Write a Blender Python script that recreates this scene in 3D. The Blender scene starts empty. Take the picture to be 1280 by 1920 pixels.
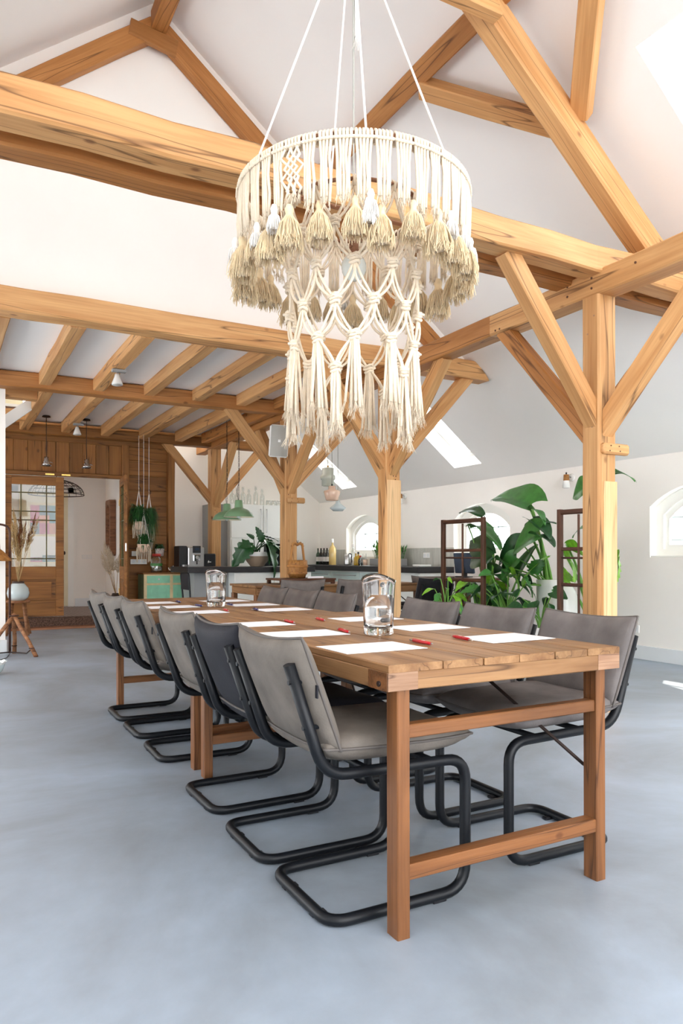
import bpy, bmesh, math, random
from mathutils import Vector, Matrix
random.seed(7)
S = bpy.context.scene
COL = S.collection
# ---------------------------------------------------------------- camera, world, sun, exposure
FPX = 1367.0
cam = bpy.data.cameras.new('camera'); camo = bpy.data.objects.new('camera', cam); COL.objects.link(camo)
cam.sensor_fit = 'VERTICAL'; cam.sensor_height = 36.0; cam.lens = FPX / 1920 * 36.0
cam.shift_y = (1045 - 960) / 1920.0
cam.clip_start = 0.05; cam.clip_end = 200
camo.location = (0, 0, 1.06); camo.rotation_euler = (math.pi / 2, 0, -math.radians(28.75))
S.camera = camo
W = bpy.data.worlds.new('world'); S.world = W; W.use_nodes = True
W.node_tree.nodes['Background'].inputs[0].default_value = (0.95, 0.975, 1.0, 1)
W.node_tree.nodes['Background'].inputs[1].default_value = 6.5
sun = bpy.data.lights.new('sun', 'SUN'); suno = bpy.data.objects.new('sun', sun); COL.objects.link(suno)
sun.energy = 4; sun.angle = 0.009; sun.color = (1, 0.95, 0.86)
suno.rotation_euler = Vector((-0.60, -0.40, -0.70)).to_track_quat('-Z', 'Y').to_euler()
S.view_settings.view_transform = 'Standard'; S.view_settings.look = 'None'
S.view_settings.gamma = 1; S.view_settings.use_curve_mapping = False
S.view_settings.exposure = 0.2
S.cycles.max_bounces = 12; S.cycles.diffuse_bounces = 9; S.cycles.transparent_max_bounces = 12
S.cycles.caustics_reflective = False; S.cycles.caustics_refractive = False

# ---------------------------------------------------------------- mesh helpers
PI = math.pi
def V(*a): return Vector(a)
class MB:
    def __init__(s): s.v = []; s.f = []; s.s = []
    def add(s, vs, fs, smooth=False, M=None):
        b = len(s.v)
        for p in vs:
            p = Vector(p); s.v.append(M @ p if M else p)
        for f in fs: s.f.append([i + b for i in f]); s.s.append(smooth)
        return s
    def box(s, x0, x1, y0, y1, z0, z1, M=None):
        vs = [(x, y, z) for z in (z0, z1) for y in (y0, y1) for x in (x0, x1)]
        return s.add(vs, [(0, 2, 3, 1), (4, 5, 7, 6), (0, 1, 5, 4), (2, 6, 7, 3), (0, 4, 6, 2), (1, 3, 7, 5)], False, M)
    def tube(s, path, r, n=8, closed=False, M=None, caps=True, flat=1.0):
        P = [Vector(p) for p in path]; L = len(P)
        rs = r if isinstance(r, (list, tuple)) else [r] * L
        T = []
        for i in range(L):
            a = P[(i - 1) % L] if (closed or i > 0) else P[i]
            b = P[(i + 1) % L] if (closed or i < L - 1) else P[i]
            t = b - a; T.append(t.normalized() if t.length > 1e-9 else Vector((0, 0, 1)))
        up = Vector((0, 0, 1)) if abs(T[0].z) < .9 else Vector((1, 0, 0))
        N = (up - T[0] * up.dot(T[0])).normalized(); vs = []; fs = []
        for i in range(L):
            N = N - T[i] * N.dot(T[i])
            N = N.normalized() if N.length > 1e-6 else T[i].orthogonal().normalized()
            B = T[i].cross(N)
            for k in range(n):
                a = 2 * PI * k / n
                vs.append(P[i] + N * (math.cos(a) * rs[i]) + B * (math.sin(a) * rs[i] * flat))
        for i in range(L if closed else L - 1):
            j = (i + 1) % L
            for k in range(n): fs.append((i * n + k, i * n + (k + 1) % n, j * n + (k + 1) % n, j * n + k))
        s.add(vs, fs, True, M)
        if caps and not closed:
            s.add(vs[:n], [tuple(range(n - 1, -1, -1))], False, M); s.add(vs[-n:], [tuple(range(n))], False, M)
        return s
    def lathe(s, prof, n=24, c=(0, 0, 0), M=None, a0=0, a1=2 * PI):
        full = abs(a1 - a0 - 2 * PI) < 1e-6; m = n if full else n + 1; vs = []; fs = []
        for r, z in prof:
            for k in range(m):
                a = a0 + (a1 - a0) * k / n
                vs.append((c[0] + math.cos(a) * r, c[1] + math.sin(a) * r, c[2] + z))
        for i in range(len(prof) - 1):
            for k in range(n):
                k2 = (k + 1) % m
                fs.append((i * m + k, i * m + k2, (i + 1) * m + k2, (i + 1) * m + k))
        return s.add(vs, fs, True, M)
    def ball(s, c, rx, ry=None, rz=None, n=12, M=None):
        ry = ry or rx; rz = rz or rx; vs = []; fs = []; h = max(4, n // 2)
        for i in range(h + 1):
            t = PI * i / h
            for k in range(n):
                a = 2 * PI * k / n
                vs.append((c[0] + rx * math.sin(t) * math.cos(a), c[1] + ry * math.sin(t) * math.sin(a), c[2] - rz * math.cos(t)))
        for i in range(h):
            for k in range(n): fs.append((i * n + k, i * n + (k + 1) % n, (i + 1) * n + (k + 1) % n, (i + 1) * n + k))
        return s.add(vs, fs, True, M)
    def prism(s, poly, fn, a, b, smooth=False):
        n = len(poly); vs = [fn(p[0], p[1], a) for p in poly] + [fn(p[0], p[1], b) for p in poly]
        fs = [tuple(range(n)), tuple(range(2 * n - 1, n - 1, -1))]
        fs += [(i, i + n, (i + 1) % n + n, (i + 1) % n) for i in range(n)]
        return s.add(vs, fs, smooth)
    def grid(s, fn, nu, nv, M=None, smooth=True):
        vs = [fn(i / nu, j / nv) for j in range(nv + 1) for i in range(nu + 1)]
        fs = [(j * (nu + 1) + i, j * (nu + 1) + i + 1, (j + 1) * (nu + 1) + i + 1, (j + 1) * (nu + 1) + i) for j in range(nv) for i in range(nu)]
        return s.add(vs, fs, smooth, M)
    def build(s, name, mat, parent=None, M=None, bevel=0, fix=True):
        me = bpy.data.meshes.new(name); bm = bmesh.new()
        bv = [bm.verts.new(p) for p in s.v]
        for f, sm in zip(s.f, s.s):
            if len(set(f)) < 3: continue
            try:
                q = bm.faces.new([bv[i] for i in f]); q.smooth = sm
            except ValueError: pass
        bmesh.ops.remove_doubles(bm, verts=bm.verts[:], dist=1e-5)
        bmesh.ops.dissolve_degenerate(bm, edges=bm.edges[:], dist=1e-6)
        if fix: bmesh.ops.recalc_face_normals(bm, faces=bm.faces[:])
        if bevel:
            es = [e for e in bm.edges if len(e.link_faces) == 2 and e.calc_face_angle(0) > .5]
            bmesh.ops.bevel(bm, geom=es, offset=bevel, segments=1, affect='EDGES', profile=.5, clamp_overlap=True)
        bm.to_mesh(me); bm.free()
        me.materials.append(MT[mat] if isinstance(mat, str) else mat)
        o = bpy.data.objects.new(name, me); COL.objects.link(o)
        if parent is not None: setparent(o, parent)
        if M is not None: o.matrix_basis = M
        return o
def setparent(o, p):
    o.parent = p; o.matrix_parent_inverse = p.matrix_basis.inverted()
def tag(o, label, cat=None, group=None, kind=None):
    o['label'] = label
    if cat: o['category'] = cat
    if group: o['group'] = group
    if kind: o['kind'] = kind
    return o
def thing(name, label, cat, loc=(0, 0, 0), group=None, kind=None):
    o = bpy.data.objects.new(name, None); COL.objects.link(o); o.location = loc
    o.matrix_basis = Matrix.Translation(loc); o.empty_display_size = .1
    return tag(o, label, cat, group, kind)
def struct(o, label=None):
    o['kind'] = 'structure'
    if label: o['label'] = label
    return o
def copy_tree(root, M, label=None, parent=None):
    r = root.copy(); COL.objects.link(r); r.matrix_basis = M
    if label: r['label'] = label
    for ch in root.children:
        k = ch.copy(); COL.objects.link(k); k.parent = r
        for g in ch.children:
            q = g.copy(); COL.objects.link(q); q.parent = k
    return r
def inst(proto, name, parent, M):
    o = bpy.data.objects.new(name, proto.data if hasattr(proto, 'data') else proto); COL.objects.link(o)
    if parent is not None: setparent(o, parent)
    o.matrix_basis = M
    return o
def TR(x, y, z): return Matrix.Translation((x, y, z))
def RZ(a): return Matrix.Rotation(a, 4, 'Z')
def frame(p, xdir, up=(0, 0, 1)):
    x = Vector(xdir).normalized(); u = Vector(up)
    if abs(x.dot(u.normalized())) > .98: u = Vector((0, 1, 0))
    y = u.cross(x).normalized(); z = x.cross(y)
    m = Matrix((x, y, z)).transposed().to_4x4(); m.translation = Vector(p); return m
def fillet(pts, rad, n=6):
    P = [Vector(p) for p in pts]; out = [P[0]]
    for i in range(1, len(P) - 1):
        r = rad[i - 1] if isinstance(rad, (list, tuple)) else rad
        a = (P[i - 1] - P[i]); b = (P[i + 1] - P[i]); th = a.angle(b)
        if r <= 0 or th > PI - .02: out.append(P[i]); continue
        d = min(r / math.tan(th / 2), a.length * .49, b.length * .49)
        p0 = P[i] + a.normalized() * d; p1 = P[i] + b.normalized() * d
        for k in range(n + 1):
            t = k / n; out.append(p0 * (1 - t) ** 2 + P[i] * 2 * t * (1 - t) + p1 * t * t)
    out.append(P[-1]); return out
def timber(name, p0, p1, w, h, mat, parent=None, up=(0, 0, 1), wob=.004, ch=.008, cut0=0, cut1=0):
    """squared timber from p0 to p1: local X along the grain; w across, h along up; cut0/1 slope the ends"""
    p0 = Vector(p0); p1 = Vector(p1); L = (p1 - p0).length; n = max(1, int(L / .4)); rg = random.Random(hash((name, round(L, 3), round(p0.x, 2))) & 0xffff)
    m = MB(); vs = []; a = w / 2; b = h / 2
    prof = [(-a + ch, -b), (a - ch, -b), (a, -b + ch), (a, b - ch), (a - ch, b), (-a + ch, b), (-a, b - ch), (-a, -b + ch)]
    for i in range(n + 1):
        dy = rg.uniform(-wob, wob); dz = rg.uniform(-wob, wob); k = 1 + rg.uniform(-wob, wob) * 2
        for (y, z) in prof:
            x = L * i / n + (z * cut0 if i == 0 else 0) + (z * cut1 if i == n else 0)
            vs.append((x, y * k + dy, z * k + dz))
    fs = [(i * 8 + k, i * 8 + (k + 1) % 8, (i + 1) * 8 + (k + 1) % 8, (i + 1) * 8 + k) for i in range(n) for k in range(8)]
    fs += [tuple(range(7, -1, -1)), tuple(range(n * 8, n * 8 + 8))]
    m.add(vs, fs); return m.build(name, mat, parent, frame(p0, p1 - p0, up))
def slab(rect, holes, fn, t0, t1):
    """rectangle with rectangular holes as a closed slab; fn(a,b,t)->xyz"""
    A = sorted({rect[0], rect[1]} | {h[i] for h in holes for i in (0, 1)}); B = sorted({rect[2], rect[3]} | {h[i] for h in holes for i in (2, 3)})
    solid = {}
    for i in range(len(A) - 1):
        for j in range(len(B) - 1):
            ca = (A[i] + A[i + 1]) / 2; cb = (B[j] + B[j + 1]) / 2
            solid[i, j] = not any(h[0] < ca < h[1] and h[2] < cb < h[3] for h in holes)
    m = MB()
    def q(*pts): m.add([fn(*p) for p in pts], [(0, 1, 2, 3)])
    for (i, j), s_ in solid.items():
        if not s_: continue
        a, a2, b, b2 = A[i], A[i + 1], B[j], B[j + 1]
        q((a, b, t0), (a, b2, t0), (a2, b2, t0), (a2, b, t0)); q((a, b, t1), (a2, b, t1), (a2, b2, t1), (a, b2, t1))
        if not solid.get((i - 1, j)): q((a, b, t0), (a, b, t1), (a, b2, t1), (a, b2, t0))
        if not solid.get((i + 1, j)): q((a2, b, t0), (a2, b2, t0), (a2, b2, t1), (a2, b, t1))
        if not solid.get((i, j - 1)): q((a, b, t0), (a2, b, t0), (a2, b, t1), (a, b, t1))
        if not solid.get((i, j + 1)): q((a, b2, t0), (a, b2, t1), (a2, b2, t1), (a2, b2, t0))
    return m

# ---------------------------------------------------------------- materials
MT = {}
def nodes(name):
    m = bpy.data.materials.new(name); m.use_nodes = True; MT[name] = m; t = m.node_tree
    return m, t, t.nodes['Principled BSDF']
def lk(t, a, b): t.links.new(a, b)
def pm(name, col, rough=.5, metal=0, var=.12, scale=6, bump=0, bscale=60, spec=.5, trans=0, ior=1.45, stretch=(1, 1, 1), sheen=0, sss=0, coat=0, emit=None):
    m, t, b = nodes(name)
    b.inputs['Roughness'].default_value = rough; b.inputs['Metallic'].default_value = metal
    b.inputs['Specular IOR Level'].default_value = spec; b.inputs['Transmission Weight'].default_value = trans; b.inputs['IOR'].default_value = ior
    b.inputs['Sheen Weight'].default_value = sheen; b.inputs['Coat Weight'].default_value = coat
    if emit: b.inputs['Emission Color'].default_value = (*emit[0], 1); b.inputs['Emission Strength'].default_value = emit[1]
    tc = t.nodes.new('ShaderNodeTexCoord'); mp = t.nodes.new('ShaderNodeMapping'); mp.inputs['Scale'].default_value = stretch
    lk(t, tc.outputs['Object'], mp.inputs[0])
    if var:
        n = t.nodes.new('ShaderNodeTexNoise'); n.inputs['Scale'].default_value = scale; n.inputs['Detail'].default_value = 5
        lk(t, mp.outputs[0], n.inputs['Vector'])
        r = t.nodes.new('ShaderNodeValToRGB'); e = r.color_ramp.elements
        e[0].position = .3; e[1].position = .7
        e[0].color = (*[max(0, c * (1 - var)) for c in col], 1); e[1].color = (*[min(1, c * (1 + var)) for c in col], 1)
        lk(t, n.outputs[0], r.inputs[0]); lk(t, r.outputs[0], b.inputs['Base Color'])
    else: b.inputs['Base Color'].default_value = (*col, 1)
    if bump:
        n2 = t.nodes.new('ShaderNodeTexNoise'); n2.inputs['Scale'].default_value = bscale; n2.inputs['Detail'].default_value = 4
        lk(t, mp.outputs[0], n2.inputs['Vector'])
        bp = t.nodes.new('ShaderNodeBump'); bp.inputs['Strength'].default_value = bump; bp.inputs['Distance'].default_value = .01
        lk(t, n2.outputs[0], bp.inputs['Height']); lk(t, bp.outputs[0], b.inputs['Normal'])
    return m
def wood(name, c1, c2, c3, rough=.55, gs=1.0, knots=.75, rnd=.18, crack=.75):
    m, t, b = nodes(name); N = t.nodes.new
    tc = N('ShaderNodeTexCoord'); oi = N('ShaderNodeObjectInfo')
    off = N('ShaderNodeVectorMath'); off.operation = 'SCALE'; off.inputs[0].default_value = (13, 7, 5); lk(t, oi.outputs['Random'], off.inputs['Scale'])
    ad = N('ShaderNodeVectorMath'); lk(t, tc.outputs['Object'], ad.inputs[0]); lk(t, off.outputs[0], ad.inputs[1])
    def mapped(sc):
        mp = N('ShaderNodeMapping'); mp.inputs['Scale'].default_value = [q * gs for q in sc]; lk(t, ad.outputs[0], mp.inputs[0]); return mp.outputs[0]
    n1 = N('ShaderNodeTexNoise'); n1.inputs['Scale'].default_value = 1; n1.inputs['Detail'].default_value = 4; n1.inputs['Distortion'].default_value = .6; lk(t, mapped((.9, 9, 9)), n1.inputs['Vector'])
    n2 = N('ShaderNodeTexNoise'); n2.inputs['Scale'].default_value = 1; n2.inputs['Detail'].default_value = 3; lk(t, mapped((2.2, 70, 70)), n2.inputs['Vector'])
    r1 = N('ShaderNodeValToRGB'); e = r1.color_ramp.elements; e[0].position = .33; e[1].position = .66; e[0].color = (*c1, 1); e[1].color = (*c2, 1); lk(t, n1.outputs[0], r1.inputs[0])
    mx = N('ShaderNodeMix'); mx.data_type = 'RGBA'; mx.blend_type = 'MULTIPLY'; mx.inputs[0].default_value = .55
    r2 = N('ShaderNodeValToRGB'); e = r2.color_ramp.elements; e[0].position = .35; e[1].position = .6; e[0].color = (.78, .72, .66, 1); e[1].color = (1, 1, 1, 1); lk(t, n2.outputs[0], r2.inputs[0])
    lk(t, r1.outputs[0], mx.inputs[6]); lk(t, r2.outputs[0], mx.inputs[7])
    vo = N('ShaderNodeTexVoronoi'); vo.inputs['Scale'].default_value = 1; lk(t, mapped((3, 4.6, 4.6)), vo.inputs['Vector'])
    r3 = N('ShaderNodeValToRGB'); e = r3.color_ramp.elements; e[0].position = .05; e[1].position = .11; e[0].color = (knots, knots, knots, 1); e[1].color = (0, 0, 0, 1); lk(t, vo.outputs['Distance'], r3.inputs[0])
    mk = N('ShaderNodeMix'); mk.data_type = 'RGBA'; lk(t, r3.outputs[0], mk.inputs[0]); lk(t, mx.outputs[2], mk.inputs[6]); mk.inputs[7].default_value = (*c3, 1)
    n3 = N('ShaderNodeTexNoise'); n3.inputs['Scale'].default_value = 1; n3.inputs['Detail'].default_value = 2; lk(t, mapped((.35, 7, 7)), n3.inputs['Vector'])
    r4 = N('ShaderNodeValToRGB'); e = r4.color_ramp.elements; e[0].position = .488; e[1].position = .512; e[0].color = (0, 0, 0, 1); e[1].color = (0, 0, 0, 1); q = e.new(.5); q.color = (crack, crack, crack, 1); lk(t, n3.outputs[0], r4.inputs[0])
    mc = N('ShaderNodeMix'); mc.data_type = 'RGBA'; lk(t, r4.outputs[0], mc.inputs[0]); lk(t, mk.outputs[2], mc.inputs[6]); mc.inputs[7].default_value = (*[q * .45 for q in c3], 1); mk = mc
    hv = N('ShaderNodeHueSaturation'); mr = N('ShaderNodeMapRange'); mr.inputs['To Min'].default_value = 1 - rnd; mr.inputs['To Max'].default_value = 1 + rnd * .6
    lk(t, oi.outputs['Random'], mr.inputs['Value']); lk(t, mr.outputs[0], hv.inputs['Value']); lk(t, mk.outputs[2], hv.inputs['Color'])
    lk(t, hv.outputs[0], b.inputs['Base Color']); b.inputs['Roughness'].default_value = rough; b.inputs['Specular IOR Level'].default_value = .35
    bp = N('ShaderNodeBump'); bp.inputs['Strength'].default_value = .25; bp.inputs['Distance'].default_value = .004; lk(t, n2.outputs[0], bp.inputs['Height']); lk(t, bp.outputs[0], b.inputs['Normal'])
    return m
def lin(r, g, b): return tuple(((q / 255 + .055) / 1.055) ** 2.4 if q > 10 else q / 255 / 12.92 for q in (r, g, b))
wood('beam_pine', lin(194, 141, 88), lin(216, 168, 114), lin(112, 66, 34))
wood('shaded_pine', lin(164, 108, 56), lin(190, 132, 76), lin(100, 58, 26))  # pine made darker: shade on rafters and rear tie put into the colour
wood('panel_pine', lin(128, 83, 38), lin(160, 108, 54), lin(84, 48, 20))
wood('table_wood', lin(124, 86, 54), lin(166, 126, 86), lin(96, 60, 34), rough=.42, gs=1.6)
wood('leg_wood', lin(100, 63, 36), lin(138, 90, 53), lin(92, 52, 26), rough=.45, gs=1.8)
wood('dark_wood', lin(72, 44, 30), lin(104, 66, 46), lin(50, 30, 20), rough=.5, gs=1.6)
wood('bucket_wood', lin(150, 98, 48), lin(186, 132, 72), lin(96, 58, 26), gs=2.5)
wood('branch_wood', lin(128, 82, 52), lin(176, 126, 88), lin(80, 48, 30), gs=3)
wood('tray_wood', lin(128, 84, 58), lin(168, 118, 86), lin(80, 50, 34), gs=2)
wood('splice_pine', lin(222, 178, 128), lin(236, 198, 150), lin(150, 104, 62), knots=.5, crack=.3)
wood('end_grain', lin(136, 100, 78), lin(170, 134, 106), lin(120, 84, 62), gs=3)
pm('plaster', lin(247, 243, 237), .85, var=.015, scale=2, bump=.04, bscale=30, spec=.2)
pm('ceiling_white', lin(246, 244, 241), .85, var=.012, scale=1.5, spec=.2)
pm('skirting', lin(226, 230, 232), .5, var=.01)
pm('frame_white', lin(244, 243, 238), .45, var=.01)
pm('cream_paint', lin(232, 222, 190), .5, var=.03)
pm('black_metal', lin(14, 17, 22), .42, .0, var=.15, spec=.35)
pm('iron', lin(62, 50, 46), .5, .6, var=.2)
pm('rust_iron', lin(84, 58, 50), .6, .4, var=.2)
pm('steel', lin(196, 196, 196), .28, 1, var=.05)
pm('chrome', lin(206, 206, 210), .12, 1, var=0)
pm('brass', lin(206, 170, 96), .25, 1, var=.05)
def leather(name, col): return pm(name, col, .62, var=.26, scale=8, bump=.12, bscale=180, spec=.22, sheen=0)
leather('leather_light', lin(108, 101, 94)); leather('leather_grey', lin(112, 106, 104)); leather('leather_taupe', lin(108, 100, 96)); leather('leather_char', lin(36, 36, 42)); leather('leather_black', lin(34, 34, 38))
pm('seam', lin(96, 90, 86), .7, var=.1)
pm('paper', lin(244, 244, 248), .8, var=.004, spec=.1)
pm('pen_red', lin(196, 26, 40), .3, var=0); pm('pen_blue', lin(40, 40, 110), .3, var=0); pm('print_white', lin(245, 240, 240), .6, var=0)
pm('glass', (1, 1, 1), .0, var=0, trans=1, ior=1.45); pm('water', (.98, 1, 1), .0, var=0, trans=1, ior=1.33)
pm('cotton', lin(230, 214, 190), .9, var=.06, scale=40, bump=.3, bscale=220, spec=.1, sheen=.3)
pm('cotton_white', lin(240, 236, 230), .9, var=.03, scale=40, spec=.1, sheen=.3)
pm('jute', lin(224, 202, 164), .9, var=.12, scale=30, spec=.1, sheen=.3)
pm('bulb', lin(236, 244, 240), .1, var=0, spec=.6, trans=.25)
pm('enamel_green', lin(116, 152, 116), .3, var=.05, coat=.3); pm('enamel_cream', lin(240, 232, 206), .35, var=.03)
pm('mint_paint', lin(150, 214, 182), .5, var=.1, scale=9); pm('sage_paint', lin(120, 148, 116), .55, var=.1, scale=9)
pm('cream_trim', lin(226, 206, 160), .55, var=.12, scale=12)
pm('counter_black', lin(38, 36, 38), .4, var=.15, scale=20); pm('cabinet_white', lin(238, 240, 236), .4, var=.01); pm('cabinet_blue', lin(204, 222, 220), .35, var=.02); pm('panel_grey', lin(150, 152, 152), .5, var=.03)
pm('oven_glass', lin(20, 26, 28), .1, var=.1); pm('splash_tile', lin(190, 190, 182), .4, var=.14, scale=14, stretch=(1, 1, .15))
pm('ceramic_white', lin(240, 240, 236), .2, var=.02, coat=.3); pm('ceramic_blue', lin(206, 220, 222), .2, var=.05, coat=.4); pm('ceramic_peach', lin(236, 204, 180), .2, var=.03, coat=.4); pm('ceramic_sage', lin(206, 214, 202), .2, var=.03, coat=.4)
pm('ceramic_dark', lin(70, 58, 50), .5, var=.2); pm('ceramic_speck', lin(190, 176, 170), .6, var=.5, scale=60); pm('ceramic_taupe', lin(160, 140, 120), .4, var=.06)
pm('leaf_dark', lin(36, 78, 40), .32, var=.3, scale=9, spec=.5); pm('leaf_mid', lin(64, 122, 56), .35, var=.25, scale=9, spec=.5); pm('leaf_bright', lin(120, 178, 48), .4, var=.25, scale=9, spec=.4); pm('leaf_fine', lin(34, 84, 34), .5, var=.35, scale=20)
pm('stem_green', lin(110, 160, 70), .45, var=.2, scale=8)
pm('dry_grass', lin(206, 178, 130), .9, var=.2, scale=30, spec=.1); pm('dry_brown', lin(128, 86, 58), .9, var=.3, scale=30, spec=.1); pm('pampas_cream', lin(232, 220, 200), .95, var=.1, scale=30, spec=.05)
pm('plastic_grey', lin(168, 166, 158), .5, var=.04, bump=.2, bscale=400); pm('plastic_white', lin(240, 240, 238), .4, var=0); pm('plastic_black', lin(26, 26, 30), .35, var=.05)
pm('screen_dark', lin(46, 60, 80), .2, var=.2); pm('wine_dark', lin(20, 22, 18), .12, var=0, coat=.4); pm('wine_green', lin(30, 60, 34), .1, var=0, coat=.4); pm('label_white', lin(226, 222, 216), .7, var=.04); pm('honey_glass', lin(222, 190, 120), .1, var=.05, coat=.5)
pm('oil_yellow', lin(196, 160, 50), .15, var=.1, coat=.4); pm('red_lid', lin(190, 60, 50), .4, var=.05); pm('soil', lin(60, 46, 36), .95, var=.3, scale=60)
pm('art_magenta', lin(190, 50, 90), .5, var=.1); pm('art_teal', lin(60, 120, 130), .5, var=.1); pm('art_ochre', lin(206, 120, 70), .5, var=.1); pm('art_grey', lin(90, 96, 110), .5, var=.1); pm('amber_lead', lin(92, 84, 44), .5, .3, var=.1)
def thin_glass(name, tint, refl=.12):
    m, t, b = nodes(name); t.nodes.remove(b); out = t.nodes['Material Output']
    a = t.nodes.new('ShaderNodeBsdfTransparent'); a.inputs[0].default_value = (*tint, 1); g = t.nodes.new('ShaderNodeBsdfGlossy'); g.inputs['Roughness'].default_value = .03
    x = t.nodes.new('ShaderNodeMixShader'); x.inputs[0].default_value = refl; lk(t, a.outputs[0], x.inputs[1]); lk(t, g.outputs[0], x.inputs[2]); lk(t, x.outputs[0], out.inputs[0])
thin_glass('pane', (.97, .99, .98), .03); thin_glass('pane_mint', (.86, .96, .93), .1); thin_glass('bottle_clear', (.9, .93, .92), .16)
def concrete():
    m, t, b = nodes('concrete'); N = t.nodes.new; tc = N('ShaderNodeTexCoord')
    n1 = N('ShaderNodeTexNoise'); n1.inputs['Scale'].default_value = .75; n1.inputs['Detail'].default_value = 8; n1.inputs['Roughness'].default_value = .62; n1.inputs['Distortion'].default_value = .5; lk(t, tc.outputs['Object'], n1.inputs['Vector'])
    n2 = N('ShaderNodeTexNoise'); n2.inputs['Scale'].default_value = 9; n2.inputs['Detail'].default_value = 8; lk(t, tc.outputs['Object'], n2.inputs['Vector'])
    r = N('ShaderNodeValToRGB'); e = r.color_ramp.elements; e[0].position = .3; e[1].position = .72; e[0].color = (*lin(132, 137, 141), 1); e[1].color = (*lin(176, 192, 211), 1); lk(t, n1.outputs[0], r.inputs[0])
    r2 = N('ShaderNodeValToRGB'); e = r2.color_ramp.elements; e[0].position = .3; e[1].position = .7; e[0].color = (.9, .9, .9, 1); e[1].color = (1, 1, 1, 1); lk(t, n2.outputs[0], r2.inputs[0])
    mx = N('ShaderNodeMix'); mx.data_type = 'RGBA'; mx.blend_type = 'MULTIPLY'; mx.inputs[0].default_value = 1; lk(t, r.outputs[0], mx.inputs[6]); lk(t, r2.outputs[0], mx.inputs[7]); lk(t, mx.outputs[2], b.inputs['Base Color'])
    mr = N('ShaderNodeMapRange'); mr.inputs['To Min'].default_value = .36; mr.inputs['To Max'].default_value = .55; lk(t, n2.outputs[0], mr.inputs['Value']); lk(t, mr.outputs[0], b.inputs['Roughness'])
    b.inputs['Specular IOR Level'].default_value = .5
concrete()
def bricks(name, c1, c2, mo, scale):
    m, t, b = nodes(name); N = t.nodes.new; tc = N('ShaderNodeTexCoord'); mp = N('ShaderNodeMapping'); mp.inputs['Rotation'].default_value = (0, 0, PI / 4); lk(t, tc.outputs['Object'], mp.inputs[0])
    k = N('ShaderNodeTexBrick'); k.inputs['Scale'].default_value = scale; k.inputs['Color1'].default_value = (*c1, 1); k.inputs['Color2'].default_value = (*c2, 1); k.inputs['Mortar'].default_value = (*mo, 1); k.inputs['Mortar Size'].default_value = .03
    lk(t, mp.outputs[0], k.inputs['Vector']); lk(t, k.outputs[0], b.inputs['Base Color']); b.inputs['Roughness'].default_value = .7
bricks('hall_brick', lin(92, 66, 58), lin(122, 94, 84), lin(176, 166, 158), 6)
pm('rug', lin(96, 76, 66), .95, var=.6, scale=45, bump=.3, bscale=120, spec=.1)

# ---------------------------------------------------------------- building shell
RX, RZ0, SL = 1.62, 5.85, .788           # ridge x, ridge height, roof slope
def roofz(x): return RZ0 - SL * abs(x - RX)
Y0, Y1, XR, XL = -4.2, 12.5, 6.38, -3.14
o = MB().box(XL - .2, XR + .2, Y0, 14.6, -.12, 0).build('floor', 'concrete'); struct(o, 'smooth blue-grey polished concrete floor')
nrm = Vector((SL, 0, 1)).normalized()
SKY = [(5.36, 6.18, 10.72, 11.24), (5.27, 6.15, 7.43, 8.0), (3.73, 5.1, 1.9, 3.05)]
def rfn(side):
    def f(a, b, t):
        x = a; return (x + side * nrm.x * t, b, roofz(x) + nrm.z * t)
    return f
def rfl(a, b, t): return (2 * RX - a - nrm.x * t, b, roofz(a) + nrm.z * t)
o = slab((RX, XR + .25, Y0, Y1 + .2), SKY, rfn(1), 0, .26).build('ceiling', 'ceiling_white'); struct(o, 'white sloped ceiling with skylights above the arcade')
SKL = [(3.6, 4.6, 0.4, 1.4)]  # unseen roof window put in as an extra daylight source
o = slab((RX, XR + .25, Y0, Y1 + .2), SKL, rfl, 0, .26).build('ceiling', 'ceiling_white'); struct(o, 'white sloped ceiling on the far side of the ridge')
def skylight(n, h, fn, lab):
    t = thing('window_%d' % n, lab, None, Vector(fn((h[0] + h[1]) / 2, h[2], .1)), kind='structure')
    a0, a1, b0, b1 = h; m = MB(); w = .06
    for r in ((a0, a0 + w, b0, b1), (a1 - w, a1, b0, b1), (a0 + w, a1 - w, b0, b0 + w), (a0 + w, a1 - w, b1 - w, b1)):
        vs = [fn(x, y, z) for z in (.19, .25) for y in (r[2], r[3]) for x in (r[0], r[1])]
        m.add(vs, [(0, 2, 3, 1), (4, 5, 7, 6), (0, 1, 5, 4), (2, 6, 7, 3), (0, 4, 6, 2), (1, 3, 7, 5)])
    m.build('window_frame', 'frame_white', t)
    g = MB(); g.add([fn(x, y, .235) for x, y in ((a0 + w, b0 + w), (a1 - w, b0 + w), (a1 - w, b1 - w), (a0 + w, b1 - w))], [(0, 1, 2, 3)]); g.build('pane', 'pane', t)
for i, (h, lab) in enumerate(zip(SKY, ('roof window over the kitchen counter', 'roof window between the middle posts', 'deep roof window near the nearest post'))): skylight(i + 4, h, rfn(1), lab)
for i, h in enumerate(SKL): skylight(i + 8, h, rfl, 'unseen roof window added in the left slope for daylight')
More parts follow.
